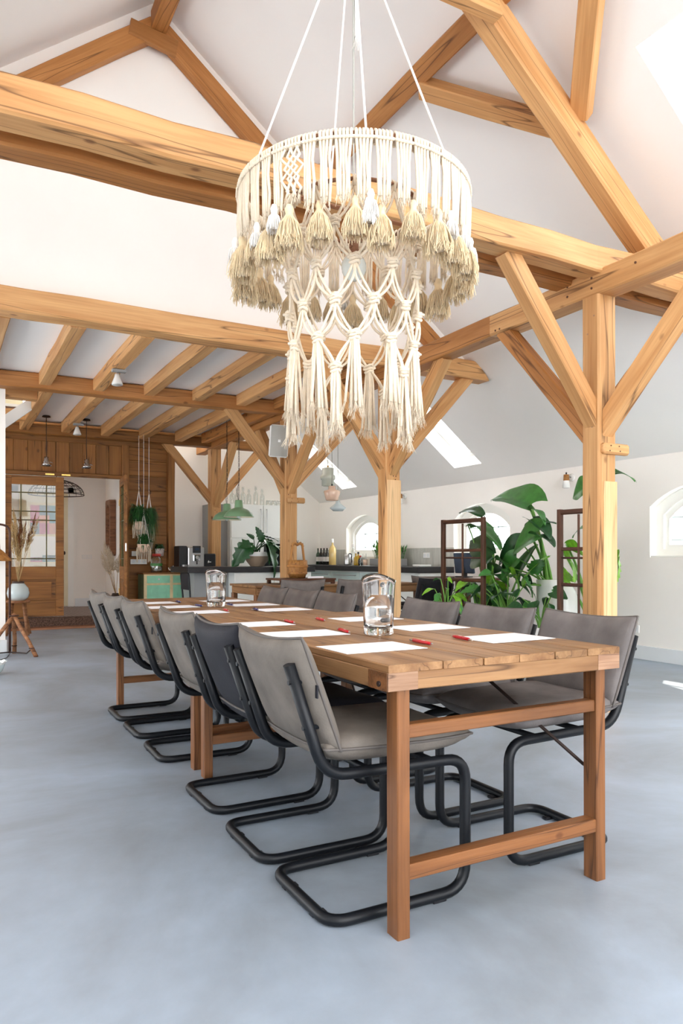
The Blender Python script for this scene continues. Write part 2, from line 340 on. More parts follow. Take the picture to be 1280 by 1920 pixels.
# right wall with three arched windows
WIN = [(10.25, 11.45), (7.15, 8.32), (3.87, 5.045), (.6, 1.78), (-2.6, -1.42)]; SZ, SPR, CRN = 1.06, 1.58, 1.79
m = MB(); ys = [Y0] + [q for w in sorted(WIN) for q in w] + [14.6]
for i in range(0, len(ys), 2): m.box(XR, XR + .3, ys[i], ys[i + 1], 0, 2.3)
def arc(w, n=14):
    y0, y1 = w; hw = (y1 - y0) / 2; s_ = CRN - SPR; R = (hw * hw + s_ * s_) / (2 * s_); yc = (y0 + y1) / 2; zc = CRN - R
    return [(yc + hw * (2 * k / n - 1), zc + math.sqrt(R * R - (hw * (2 * k / n - 1)) ** 2)) for k in range(n + 1)]
for w in WIN:
    m.box(XR, XR + .3, w[0], w[1], 0, SZ); A = arc(w)
    for (a, za), (b, zb) in zip(A, A[1:]): m.add([(x, y, z) for x in (XR, XR + .3) for y, z in ((a, za), (b, zb), (b, 2.3), (a, 2.3))], [(0, 1, 2, 3), (7, 6, 5, 4), (0, 4, 5, 1), (1, 5, 6, 2), (2, 6, 7, 3), (3, 7, 4, 0)])
struct(m.build('wall_right', 'plaster'), 'white plastered side wall with arched windows')
for n, w in enumerate(WIN):
    t = thing('window_%d' % (n + 1) if n < 3 else 'window_%d' % (n + 8), ('arched window above the kitchen counter', 'arched window behind the big leafy plants', 'arched window right of the nearest post', 'arched window beside the camera', 'arched window behind the camera')[n], None, (XR + .18, (w[0] + w[1]) / 2, SZ), kind='structure')
    A = arc(w); yc = (w[0] + w[1]) / 2
    def shrunk(k): return [(yc + (y - yc) * (1 - k / .58), z - k) for y, z in A]
    def loop(k, zb): return [(w[0] + k, zb)] + shrunk(k) + [(w[1] - k, zb)]
    def ringframe(k0, k1, x0, x1, nm, mt):
        a = loop(k0, SZ + k0); b = loop(k1, SZ + k1); q = MB(); L = len(a)
        for i in range(L):
            j = (i + 1) % L
            q.add([(x, *p) for x in (x0, x1) for p in (a[i], a[j], b[j], b[i])], [(0, 1, 2, 3), (7, 6, 5, 4), (0, 4, 5, 1), (2, 6, 7, 3)])
        return q.build(nm, mt, t)
    ringframe(0, .085, XR + .1, XR + .2, 'window_frame', 'frame_white'); ringframe(.085, .13, XR + .13, XR + .19, 'sash', 'frame_white')
    g = MB(); lp = loop(.13, SZ + .13); g.add([(XR + .16, *p) for p in lp], [tuple(range(len(lp)))]); g.build('pane', 'pane', t)
    for s_ in (-.19, .19): MB().box(XR + .15, XR + .17, yc + s_ - .008, yc + s_ + .008, SZ + .14, SPR + .02).build('glazing_bar', 'cabinet_blue', t)
    for z in (1.2, 1.43): MB().box(XR + .15, XR + .17, w[0] + .14, w[1] - .14, z + .03, z + .044).build('glazing_bar', 'cabinet_blue', t)
    MB().box(XR + .004, XR + .1, w[0] + .005, w[1] - .005, SZ, SZ + .018).build('window_sill', 'frame_white', t, bevel=.004)
struct(MB().box(XR - .018, XR, Y0, 8.9, 0, .145).build('baseboard_right', 'skirting', bevel=.004), 'pale grey skirting board along the side wall')
# back wall (kitchen), left wall, front gable (both out of view, with open holes added for daylight)
def gable(name, y0, y1, xa, xb, zb, lab):
    xs = sorted({xa, xb} | ({RX} if xa < RX < xb else set())); poly = [(xa, zb), (xb, zb)] + [(x, roofz(x) + .05) for x in reversed(xs)]
    return struct(MB().prism(poly, lambda a, b, t: (a, t, b), y0, y1).build(name, 'plaster'), lab)
gable('wall_back', Y1, Y1 + .2, 3.26, XR, 0, 'white plastered end wall behind the kitchen')
gable('wall_mezzanine', 6.29, 6.39, -1.9, 5.14, 3.12, 'white gable wall standing on the second tie beam')
m = slab((XL - .2, XR + .2, 0, 2.4), [(-1.6, 5.0, .05, 2.37)], lambda a, b, t: (a, t, b), Y0 - .2, Y0)  # unglazed opening, enlarged to light the room from behind
struct(m.build('wall_front', 'plaster'), 'gable wall behind the camera, opening sized to let in daylight')
m = slab((Y0, Y1 + .2, 0, 2.3), [(1.6, 2.6, .05, 2.05), (4.4, 7.2, .05, 2.05), (7.6, 12.0, .05, 2.05)], lambda a, b, t: (t, a, b), XL - .3, XL)  # unseen unglazed openings added to brighten the room and kitchen
struct(m.build('wall_left', 'plaster'), 'side wall out of view, with openings added to let daylight in')
struct(MB().box(XL, .622, 8.87, 9.0, 0, 2.925).build('wall_partition', 'plaster'), 'white partition wall edge at the left under the middle tie beam')
struct(MB().box(XL, .637, 8.852, 8.87, 0, .145).add([], []).box(.622, .637, 8.87, 9.0, 0, .145).build('baseboard_left', 'skirting', bevel=.003), 'white skirting board of the left partition')
m = slab((XL, 3.9, 6.3, 11.8), [(-1.2, .985, 9.45, 10.75)], lambda a, b, t: (a, b, t), 3.095, 3.13)
struct(m.build('ceiling_mezzanine', 'ceiling_white'), 'white boarded ceiling between the joists')
# ---------------------------------------------------------------- timber frame
BM, RM = 'beam_pine', 'shaded_pine'
FR = [(3.5, 3.65), (6.2, 6.36), (8.64, 8.82), (11.6, 11.78)]            # post y ranges
PX0, PX1 = 3.91, 4.083; PZ = 2.855
plab = ('nearest honey-coloured arcade post with four braces, right of the table', 'second arcade post with four braces, right behind the near water jug', 'third arcade post with loudspeaker beside its braces, behind the wooden bucket', 'farthest arcade post with braces, behind the green pendant lamps')
TIEB = [2.985, 2.985, 2.93, 2.9]
for i, (ya, yb) in enumerate(FR):
    yc = (ya + yb) / 2; xc = (PX0 + PX1) / 2
    t = thing('timber_post', plab[i], 'post', (xc, yc, 0), 'arcade posts')
    timber('post_shaft', (xc, yc, 0), (xc, yc, PZ), yb - ya, PX1 - PX0, BM, t, up=(1, 0, 0), wob=.003, ch=.012)
    if i < 2:
        xa = PX0 + (.045 if i == 0 else .012); timber('splice', ((xa + PX1 + .004) / 2, ya + .012, 0), ((xa + PX1 + .004) / 2, ya + .012, 1.58 if i == 0 else 1.84), PX1 + .004 - xa, .036, 'splice_pine', t, up=(0, 1, 0), wob=0, ch=.003)
    zb = 1.98; tb = TIEB[i]
    timber('brace', (PX0 + .06, yc, zb), (3.16, yc, tb + .03), .105, .125, BM, t, wob=.003)
    timber('brace', (PX1 - .06, yc, zb), (5.0 if i < 3 else 4.85, yc, tb + .03), .105, .13, BM, t, wob=.003)
    timber('brace', (xc - .02, yb - .05, zb - .1), (xc - .02, yb + .86, PZ + .03), .1, .125, BM if i else RM, t, wob=.003) if i < 3 else None
    timber('brace', (xc - .0, ya + .05, zb - .05), (xc - .0, ya - .86, PZ + .03), .105, .13, BM, t, wob=.003)
    if i in (0, 2):
        k = MB().box(PX0 + .02, PX1 + .1, ya - .035, ya + .02, 1.765, 1.84).build('cleat', BM, t, bevel=.014)
        for x, z in ((.05, 1.785), (.06, 1.82), (.15, 1.787), (.14, 1.82)): MB().tube([(PX0 + .02 + x, ya - .038, z), (PX0 + .02 + x, ya - .03, z)], .005, 8).build('peg', 'dark_wood', k)
    rg = random.Random(i)
    for q in range(6):
        x = rg.uniform(PX0 + .04, PX1 - .04); z = rg.uniform(1.86, 2.05) if i in (0, 2) else rg.uniform(1.8, 1.98)
        MB().tube([(x, ya - .003, z), (x, ya + .01, z)], .006, 8).build('peg', 'dark_wood', t)
    for q in range(4):
        y = rg.uniform(ya + .03, yb - .03); z = rg.choice((1.95, 2.03, 2.6, 2.72)) + rg.uniform(-.02, .02)
        MB().tube([(PX0 - .003, y, z), (PX0 + .01, y, z)], .006, 8).build('peg', 'end_grain', t)
t = thing('arcade_plate', 'long horizontal arcade plate running over the row of posts', 'beam', (4.0, 4, PZ))
for ya, yb, nm in ((-4, 4.62, 0), (4.3, 12.4, 1)):
    timber('plate_beam', (3.995, ya if not nm else 4.62, PZ + .085), (3.995, yb, PZ + .085), .17, .17, BM if not nm else RM, t, wob=.004, ch=.01)
for y, z in ((3.56, .12), (3.56, .05), (3.78, .13), (3.78, .06), (3.2, .1), (4.5, .03), (4.55, .03)): MB().tube([(3.905, y, PZ + z), (3.925, y, PZ + z)], .008, 8).build('peg', 'dark_wood', t)
def tie(label, y0, w, z0, z1, mat, xend, parts=()):
    t = thing('tie_beam', label, 'beam', (1.6, y0 + w / 2, z0), 'tie beams'); h = z1 - z0
    timber('tie_timber', (XL, y0 + w / 2, (z0 + z1) / 2), (xend, y0 + w / 2, (z0 + z1) / 2), w, h, mat, t, wob=.008, ch=.012, cut1=-.9)
    return t
t1 = tie('nearest heavy tie beam crossing behind the macrame chandelier', 3.46, .17, 2.985, 3.165, BM, 5.1)
m = MB(); m.box(2.17, 2.72, 3.452, 3.47, 3.09, 3.168); m.build('scarf_patch', BM, t1, bevel=.004)
tie('tie beam close behind the nearest one, coloured darker for its shade', 3.73, .16, 2.985, 3.165, RM, 5.1)  # shade behind the front beam is put into its wood colour
tie('second tie beam carrying the white gable wall', 6.17, .2, 2.975, 3.165, BM, 5.14)
tie('third tie beam halfway along the joisted ceiling', 8.64, .19, 2.925, 3.09, RM, 5.14)
tie('last tie beam on top of the timber wall', 11.6, .19, 2.89, 3.03, 'panel_pine', 4.9)
ordn = ('first', 'second', 'third', 'fourth', 'fifth', 'sixth')
for k, x in enumerate((.42, 1.0, 1.575, 2.15, 2.73, 3.3)):
    tag(timber('ceiling_joist', (x, 6.37, 3.03), (x, 8.65, 3.03), .125, .135, BM, wob=.004), '%s joist from the left between the second and third tie beams' % ordn[k], 'joist', 'near ceiling joists')
    if k: tag(timber('ceiling_joist', (x + .06, 8.83, 3.01), (x + .06, 11.61, 3.01), .125, .16, BM, wob=.004), '%s joist from the left between the third and last tie beams' % ordn[k - 1], 'joist', 'far ceiling joists')
for k, x in enumerate((3.8,)):
    tag(timber('ceiling_joist', (x, 6.37, 3.03), (x, 8.65, 3.03), .11, .14, RM), 'joist tight against the arcade plate, near bay', 'joist', 'near ceiling joists')
    tag(timber('ceiling_joist', (x, 8.83, 3.01), (x, 11.61, 3.01), .11, .16, RM), 'joist tight against the arcade plate, far bay', 'joist', 'far ceiling joists')
tag(timber('stair_trimmer', (-1.2, 9.38, 3.0), (1.0, 9.38, 3.0), .12, .15, BM), 'near trimmer beam across the stair opening', 'beam', 'stair trimmers')
tag(timber('stair_trimmer', (-1.2, 10.82, 3.0), (1.0, 10.82, 3.0), .12, .14, BM), 'far trimmer beam across the stair opening', 'beam', 'stair trimmers')
sl = MB(); sl.prism([(-.4, 1.74), (-.4, 1.92), (1.0, 3.09), (1.0, 2.92)], lambda a, b, t: (a, t, b), 9.95, 10.0); tag(sl.build('stair_string', 'skirting'), 'white sloping stair string rising into the ceiling opening at the left', 'stair')
struct(MB().box(XL, .985, 10.9, 10.95, 3.13, 4.6).build('wall_stairwell', 'cream_paint'), 'cream wall above the stair opening')
# roof truss over the nearest tie beam
def rp(x, off): return (x, roofz(x) - off)
t = thing('roof_truss', 'open roof truss of principal rafters and collar above the nearest tie beam', 'truss', (1.62, 3.56, 3.17))
for s_ in (1, -1):
    X = lambda x: RX + s_ * (x - RX)
    timber('principal_rafter', (X(4.62), 3.56, roofz(4.62) - .3), (X(RX + .05), 3.56, roofz(RX + .05) - .3), .15, .19, BM, t, up=(0, 1, 0) if 0 else (s_ * .6, 0, .8), wob=.004, ch=.012)
timber('collar', (.34, 3.45, 4.43), (2.93, 3.45, 4.43), .1, .17, BM, t, wob=.004, cut1=-.6)
timber('ridge_post', (RX, 3.56, 4.5), (RX, 3.56, 5.55), .12, .12, BM, t)
def wbrace(xa, ya, xb, yb, lab):
    o = timber('wind_brace', (xa, ya, roofz(xa) - .17), (xb, yb, roofz(xb) - .17), .13, .1, BM, up=(SL, 0, 1), wob=.003); tag(o, lab, 'brace', 'wind braces')
wbrace(3.74, 3.5, 3.06, 2.72, 'wind brace slanting from the nearest rafter up towards the viewer'); wbrace(3.74, 3.66, 3.1, 4.42, 'wind brace slanting from the nearest rafter back to the purlin')
for x, lab in ((3.07, 'purlin along the roof slope above the arcade'), (2 * RX - 3.07, 'purlin along the left roof slope')):
    tag(timber('purlin', (x, -4.1, roofz(x) - .11), (x, 6.28, roofz(x) - .11), .14, .15, RM, up=(SL if x > RX else -SL, 0, 1), wob=.004), lab, 'beam', 'roof purlins')
tag(timber('ridge_beam', (RX, -4.1, 5.62), (RX, 6.2, 5.62), .13, .17, RM), 'ridge beam running under the roof peak', 'beam')
t = thing('gable_rafters', 'pair of pine rafters, coloured darker for shade, meeting on the white gable wall', 'rafters', (RX, 6.24, 3.17))  # rafters take the pine with shade in its colour
for s_ in (1, -1):
    timber('rafter', (RX + s_ * 3.2, 6.235, roofz(RX + 3.2) - .27), (RX + s_ * .02, 6.235, roofz(RX) - .27), .1, .16, RM, t, up=(s_ * .6, 0, .8), wob=.004)
timber('ridge_tenon', (1.38, 6.2, 5.5), (1.78, 6.2, 5.44), .05, .14, RM, t, wob=.003)
# ---------------------------------------------------------------- timber end wall with double doors into the hall
PM = 'panel_pine'
t = thing('wall_timber', 'honey pine board wall with double doors at the far end', None, (2, 11.84, 0), kind='structure')
m = MB()
m.box(.72, 2.5, 11.83, 11.88, 2.33, 3.13); m.box(2.5, 3.9, 11.83, 11.88, 2.9, 3.13); m.box(2.5, 3.3, 11.83, 11.88, 0, 2.9); m.box(XL, .74, 11.83, 11.95, 0, 3.13); m.build('backing', PM, t)
for k in range(9):
    x = .74 + k * .196; b = timber('board', (x + .098, 11.818, 2.36), (x + .098, 11.818, 2.83), .19, .022, PM, t, up=(0, 1, 0), wob=.001, ch=.004)
timber('top_rail', (.7, 11.8, 2.86), (3.3, 11.8, 2.86), .06, .09, PM, t); timber('door_head', (.7, 11.8, 2.325), (2.52, 11.8, 2.325), .07, .06, PM, t)
z = 0
for h in (.235, .24, .225, .24, .235, .24, .24, .235, .24, .235, .24, .22):
    timber('board', (2.61, 11.818, z + h / 2), (3.23, 11.818, z + h / 2), .022, h - .008, PM, t, wob=.001, ch=.004); z += h
timber('casing', (2.555, 11.79, 0), (2.555, 11.79, 2.83), .11, .08, PM, t, up=(0, 1, 0)); timber('corner_stud', (3.275, 11.76, 0), (3.275, 11.76, 2.84), .11, .12, PM, t, up=(0, 1, 0)); timber('casing', (.77, 11.8, 0), (.77, 11.8, 2.34), .08, .07, PM, t, up=(0, 1, 0))
struct(MB().box(3.22, 3.3, 11.88, Y1 + .1, 0, 2.95).build('wall_return', 'plaster'), 'white return wall beside the board wall')
def door(n, M, hand, lab):
    """leaf .83 wide in local x, thickness in y, from z=.165"""
    t = thing('door_%d' % n, lab, None, M.translation, kind='structure'); t.matrix_basis = M; w, h, z0, th = .83, 2.11, .17, .042
    def bx(name, a, b, c, d, mt=PM, y0=-th / 2, y1=th / 2, p=None):
        L = d - c if (d - c) > (b - a) else b - a
        o = MB().box(a, b, y0, y1, z0 + c, z0 + d).build(name, mt, bevel=.003); o.parent = p or t; return o
    bx('stile', 0, .1, 0, h); bx('stile', w - .115, w, 0, h); bx('top_rail', .1, w - .115, h - .13, h); bx('lock_rail', .1, w - .115, .56, .75); bx('bottom_rail', .1, w - .115, 0, .24)
    pn = bx('panel', .1, w - .115, .24, .56, PM, -.012, .012); o = bx('raised_field', .16, w - .175, .28, .52, PM, -.02, .02, pn)
    a0, a1, c0, c1 = .1, w - .115, .75, h - .13
    g = bx('pane', a0, a1, c0, c1, 'pane', -.003, .003)
    for x in ((a0 + .13) if hand > 0 else a0 + .13, a1 - .13): bx('lead_bar', x - .008, x + .008, c0, c1, 'amber_lead', -.012, .012)
    for zz in (c0 + .12, c0 + .70, c0 + .83, c1 - .12): bx('lead_bar', a0, a1, zz - .008, zz + .008, 'amber_lead', -.012, .012)
    bx('lock_plate', w - .03, w + .002, .98, 1.1, 'steel', -.01, .01)
    for zz in (.3, 1.7): bx('hinge', -.006, .01, zz, zz + .1, 'brass', -.03, -.015)
    return t
door(1, TR(.81, 11.82, 0), 1, 'closed pine door leaf with leaded glass at the far left')
d2 = door(2, TR(2.485, 11.78, 0) @ RZ(-PI / 2 - .12), -1, 'open pine door leaf standing edge-on into the room')
for x in (1.37, 1.6): tag(MB().box(x, x + .13, 11.745, 11.765, 2.30, 2.325).build('door_catch', 'brass', bevel=.002), 'small brass catch at %s end of the pair above the doors' % ('left' if x < 1.5 else 'right'), 'catch', 'brass door catches')
# hall beyond
struct(MB().box(.3, 3.22, 11.8, 14.6, 0, .15).build('floor_hall', 'hall_brick'), 'raised red-brown brick floor of the hall')
tag(MB().box(.75, 2.6, 11.62, 11.8, 0, .155).build('door_step', 'rug', bevel=.01), 'dark worn step in front of the double doors', 'step')
tag(MB().box(.72, 2.62, 11.42, 11.62, 0, .03).build('doormat_kerb', 'tray_wood', bevel=.004), 'low brown board at the foot of the dark step', 'board')
struct(MB().box(.3, 3.3, 14.22, 14.4, 0, 2.9).build('wall_hall', 'plaster'), 'white wall at the back of the hall'); struct(slab((11.96, 14.3, 0, 2.8), [(12.9, 13.6, 1.0, 2.2)], lambda a, b, t: (t, a, b), .3, .42).box(2.72, 2.8, 11.96, 14.3, .15, 2.8).build('wall_hall_side', 'plaster'), 'white side walls of the hall')  # side wall opening added to let daylight into the hall
struct(MB().box(.3, 3.3, 11.95, 14.4, 2.75, 2.85).build('ceiling_hall', 'ceiling_white'), 'white ceiling of the hall')
struct(MB().box(2.17, 2.72, 14.2, 14.22, .15, .3).build('baseboard_hall', 'skirting'), 'white skirting in the hall')
t = thing('door_3', 'cream painted inner door in the hall', None, (1.7, 14.2, .15), kind='structure')
MB().box(1.22, 2.04, 14.17, 14.21, .17, 2.24).build('door_leaf', 'cream_paint', t, bevel=.003); MB().box(1.36, 1.9, 14.155, 14.17, .95, 2.05).build('art_surround', 'cream_trim', t)
for k, (a, b, c, d, mt) in enumerate(((1.4, 1.55, 1.68, 2.0, 'art_magenta'), (1.55, 1.72, 1.82, 2.0, 'art_grey'), (1.55, 1.72, 1.68, 1.82, 'art_ochre'), (1.72, 1.86, 1.68, 2.0, 'art_teal'), (1.4, 1.55, 1.48, 1.68, 'art_grey'), (1.55, 1.72, 1.48, 1.68, 'art_magenta'), (1.72, 1.86, 1.48, 1.68, 'art_ochre'), (1.4, 1.86, 1.0, 1.44, 'frame_white'), (1.4, 1.6, .98, 1.06, 'art_magenta'), (1.6, 1.86, .98, 1.1, 'art_teal'))): MB().box(a, b, 14.15, 14.156, c, d).build('glass_panel', mt, t)
for x in (1.2, 2.04): MB().box(x - .1 if x < 2 else x, x if x < 2 else x + .1, 14.18, 14.22, .15, 2.34).build('door_casing', 'frame_white', t)
MB().box(1.1, 2.14, 14.18, 14.22, 2.24, 2.34).build('door_casing', 'frame_white', t)
k = MB(); k.ball((1.97, 14.14, 1.14), .025, .025, .035); k.build('door_knob', 'iron', t)
t = thing('switch_plate', 'white double light switch on the hall wall', 'switch', (2.36, 14.21, 1.07)); MB().box(2.29, 2.47, 14.205, 14.22, 1.03, 1.11).build('plate', 'plastic_white', t, bevel=.003); MB().box(2.31, 2.37, 14.2, 14.206, 1.045, 1.095).build('rocker', 'frame_white', t); MB().box(2.39, 2.45, 14.2, 14.206, 1.045, 1.095).build('rocker', 'frame_white', t)
# wooden dough tray on hall side wall
t = thing('wooden_tray', 'long wooden dough tray hanging upright on the hall wall', 'tray', (2.7, 13.5, 1.1))
def rr(hw, hh, r, n=6):
    P = []
    for cx, cz, a in ((hw - r, hh - r, 0), (-hw + r, hh - r, PI / 2), (-hw + r, -hh + r, PI), (hw - r, -hh + r, 1.5 * PI)):
        for k in range(n + 1): P.append((cx + r * math.cos(a + k / n * PI / 2), cz + r * math.sin(a + k / n * PI / 2)))
    return P
m = MB(); A = rr(.21, .5, .06); B = rr(.15, .42, .13); Cc = rr(.12, .38, .11); n = len(A)
Mt = frame((2.615, 13.48, 1.585), (0, -1, 0), (0, 0, 1))
for P, Q, d0, d1 in ((A, B, 0, 0), (B, Cc, 0, .06)):
    m.add([(p[0], -d0, p[1]) for p in P] + [(q[0], d1, q[1]) for q in Q], [(i, (i + 1) % n, n + (i + 1) % n, n + i) for i in range(n)], False, Mt)
m.add([(q[0], .06, q[1]) for q in Cc], [tuple(range(n))], False, Mt); m.add([(p[0], 0, p[1]) for p in A] + [(p[0], .1, p[1]) for p in A], [(i, n + i, n + (i + 1) % n, (i + 1) % n) for i in range(n)], False, Mt); m.add([(p[0], .1, p[1]) for p in A], [tuple(range(n))], False, Mt)
m.build('tray_body', 'tray_wood', t)
# wicker lampshade in hall
t = thing('wicker_lampshade', 'dark wire basket lampshade hanging in the hall', 'lamp', (1.69, 13, 2.11)); m = MB()
for k in range(20):
    a = 2 * PI * k / 20; m.tube([(1.69 + .44 * math.cos(a) * math.sin(q), 13 + .44 * math.sin(a) * math.sin(q), 2.11 + .25 * math.cos(q)) for q in [i * PI / 2 / 6 + .12 for i in range(6)] + [PI / 2]], .004, 4)
for q in (.3, .55, .8, 1.05, 1.3, PI / 2): m.tube([(1.69 + .44 * math.cos(2 * PI * k / 28) * math.sin(q), 13 + .44 * math.sin(2 * PI * k / 28) * math.sin(q), 2.11 + .25 * math.cos(q)) for k in range(28)], .004 if q < 1.5 else .008, 4, closed=True)
m.build('wire_shade', 'iron', t); MB().tube([(1.69, 13, 2.35), (1.69, 13, 2.75)], .006, 6).build('cord', 'iron', t)
# ---------------------------------------------------------------- tables
def plank_table(label, x0, x1, y0, y1, H, cuts, front_cuts_dark=True):
    t = thing('plank_table', label, 'table', ((x0 + x1) / 2, (y0 + y1) / 2, 0), 'long plank tables'); TW = 'table_wood'; rg = random.Random(int(y0 * 100))
    pt = .022; fz = H - .074
    xs = [x0] + cuts + [x1]
    for a, b in zip(xs, xs[1:]):
        timber('plank', ((a + b) / 2, y0 - rg.uniform(0, .004), H - pt / 2 - rg.uniform(0, .0015)), ((a + b) / 2, y1, H - pt / 2), b - a - .004, pt, TW, t, wob=.0008, ch=.003)
    for x in (x0, x1 - .1): 
        timber('side_rail', (x + .05, y0 + .002, fz + .026), (x + .05, y1, fz + .026), .1, .052, TW, t, wob=.001, ch=.003)
        MB().box(x + .001, x + .099, y0 - .001, y0 + .004, fz + .001, fz + .051).build('end_grain_face', 'end_grain', t)
    for y in (y0 + .02, y1 - .02): timber('end_rail', (x0 + .1, y, fz + .026), (x1 - .1, y, fz + .026), .04, .052, TW, t, wob=.001, ch=.003)
    for y in (y0 + .05, y1 - .05):
        p = MB().box(x0 - .002, x0 + .002, y - .048, y + .05, fz + .001, fz + .051).build('corner_plate', 'leg_wood', t)
        MB().tube([(x0 - .007, y - .01, fz + .018), (x0, y - .01, fz + .018)], .008, 8).build('bolt', 'iron', p)
    for y in (y0 + .012, y1 - .07):
        for x in (x0 + .042, x1 - .09):
            timber('leg', (x + .02, y + .029, 0), (x + .018, y + .029, fz), .058, .042, 'leg_wood', t, up=(1, 0, 0), wob=.0012, ch=.003)
        timber('stretcher', (x0 + .08, y + .03, .18), (x1 - .088, y + .03, .18), .05, .044, 'leg_wood', t, wob=.0012, ch=.003)
        timber('stretcher', (x0 + .08, y + .03, .573), (x1 - .088, y + .03, .573), .04, .038, 'leg_wood', t, wob=.0012, ch=.003)
    for y, d in ((y0 + .1, 1), (y1 - .1, -1)):
        MB().tube(fillet([(x1 - .32, y + .3 * d, fz + .0), (x1 - .06, y - .0 * d, .36), (x1 - .045, y - .03 * d, .345)], .02), .006, 8).build('iron_stay', 'iron', t)
        MB().tube(fillet([(x0 + .32, y + .3 * d, fz + .0), (x0 + .12, y + .05 * d, .36), (x0 + .08, y - .03 * d, .355)], .02), .006, 8).build('iron_stay', 'iron', t)
    return t
plank_table('near plank table with red pens and papers, in the foreground', 1.062, 1.968, 1.675, 3.44, .767, [1.247, 1.393, 1.53, 1.676, 1.818])
plank_table('far plank table with blue pens, behind the near table', 1.06, 1.925, 3.52, 5.38, .757, [1.24, 1.47, 1.62, 1.79])
# ---------------------------------------------------------------- cantilever chairs
def pillow(fn, th, nu=16, nv=12, p=5):
    """closed cushion; fn(s,t in -1..1) -> (point, normal)"""
    m = MB(); b = []
    def prof(s, t): return (max(0, 1 - abs(s) ** p) * max(0, 1 - abs(t) ** p)) ** .42
    for sg in (1, -1):
        def g(u, v):
            s = math.sin((u - .5) * PI); t = math.sin((v - .5) * PI); P, N = fn(s, t)
            return Vector(P) + Vector(N) * (sg * th * prof(s, t))
        m.grid(g, nu, nv)
    rim = [fn(math.sin((k / 12 - .5) * PI), -1)[0] for k in range(13)] + [fn(1, math.sin((k / 10 - .5) * PI))[0] for k in range(1, 11)] + [fn(math.sin((.5 - k / 12) * PI), 1)[0] for k in range(1, 13)] + [fn(-1, math.sin((.5 - k / 10) * PI))[0] for k in range(1, 10)]
    return m, rim
def make_chair(lea, label):
    t = thing('cantilever_chair', label, 'chair', (0, 0, 0), 'cantilever chairs')
    def bk(s, q):
        T = (q + 1) / 2; x = .125 - .125 * T - .022 * (1 - s * s); z = .515 + .325 * T - .016 * (1 - s * s) * T; w = .232 + .006 * T
        return (x, s * w, z), (.93, 0, .36)
    m, rim = pillow(bk, .04); b = m.build('backrest', lea, t); MB().tube(rim, .0045, 5, closed=True).build('seam', 'seam', b)
    MB().box(-.002, .002, -.006, .006, -.018, .018).build('tag', 'leather_char', b, M=TR(.045, -.238, .69))
    def st(s, q):
        return (.335 + .255 * s, q * .228, 0.50 + .012 * s * s + .01 * q * q - .01 * max(0, s)), (0, 0, 1)
    m, rim = pillow(st, .05); c = m.build('seat', lea, t); MB().tube(rim, .0045, 5, closed=True).build('seam', 'seam', c)
    y = .2; pts = [(-.022, y, .765), (.088, y, .44), (.585, y, .43), (.585, y, .019), (.105, y, .019), (.105, -y, .019), (.585, -y, .019), (.585, -y, .43), (.088, -y, .44), (-.022, -y, .765)]
    path = fillet(pts, [.11, .075, .085, .07, .07, .085, .075, .11], 7)
    f = MB().tube(path, .0175, 10).build('frame', 'black_metal', t)
    for s_ in (-1, 1):
        for z in (.715, .585):
            x = -.022 + (.765 - z) * .338 - .017
            MB().tube([(x - .004, y * s_ * 1.02, z), (x + .05, y * s_ * 1.02, z)], .007, 8).build('bolt', 'black_metal', t)
    for x in (.24, .46): MB().tube([(x, -y, .436), (x, y, .436)], .011, 8).build('cross_bar', 'black_metal', t)
    for x, yy in ((.48, y), (.48, -y), (.118, .1), (.118, -.1)): MB().box(x - .025, x + .025, yy - .014, yy + .014, 0, .012).build('glide', 'plastic_black', t, bevel=.003)
    return t
protos = {}
CH = [('leather_light', .862, 2.03, 0, 'nearest light grey chair on the left side of the near table'), ('leather_char', .865, 2.516, 0, 'charcoal chair on the left side of the near table'), ('leather_light', .875, 3.06, 0, 'light grey chair farthest along the left side of the near table'),
      ('leather_light', .89, 3.92, 0, 'first light grey chair on the left side of the far table'), ('leather_light', .9, 4.47, 0, 'middle light grey chair on the left side of the far table'), ('leather_light', .905, 4.98, 0, 'last light grey chair on the left side of the far table'),
      ('leather_grey', 2.275, 2.085, PI, 'nearest grey chair on the right side of the near table'), ('leather_grey', 2.255, 2.6, PI, 'middle grey chair on the right side of the near table'), ('leather_grey', 2.255, 3.12, PI, 'farthest grey chair on the right side of the near table'),
      ('leather_taupe', 2.215, 4.08, PI, 'first taupe chair on the right side of the far table'), ('leather_taupe', 2.21, 4.57, PI, 'middle taupe chair on the right side of the far table'), ('leather_taupe', 2.21, 5.06, PI, 'last taupe chair on the right side of the far table'),
      ('leather_taupe', 3.15, 6.52, PI / 2, 'taupe chair at the kitchen table in front of the wooden bucket'), ('leather_taupe', 3.78, 6.52, PI / 2, 'taupe chair at the kitchen table left of the second post'), ('leather_black', 4.8, 6.56, PI / 2, 'black chair at the kitchen table right of the second post')]
for lea, x, y, a, lab in CH:
    M = TR(x, y, 0) @ RZ(a + random.uniform(-.02, .02))
    if lea not in protos:
        c = make_chair(lea, lab); protos[lea] = c; base = c
        c.matrix_basis = M
    else: copy_tree(protos[lea], M, lab)
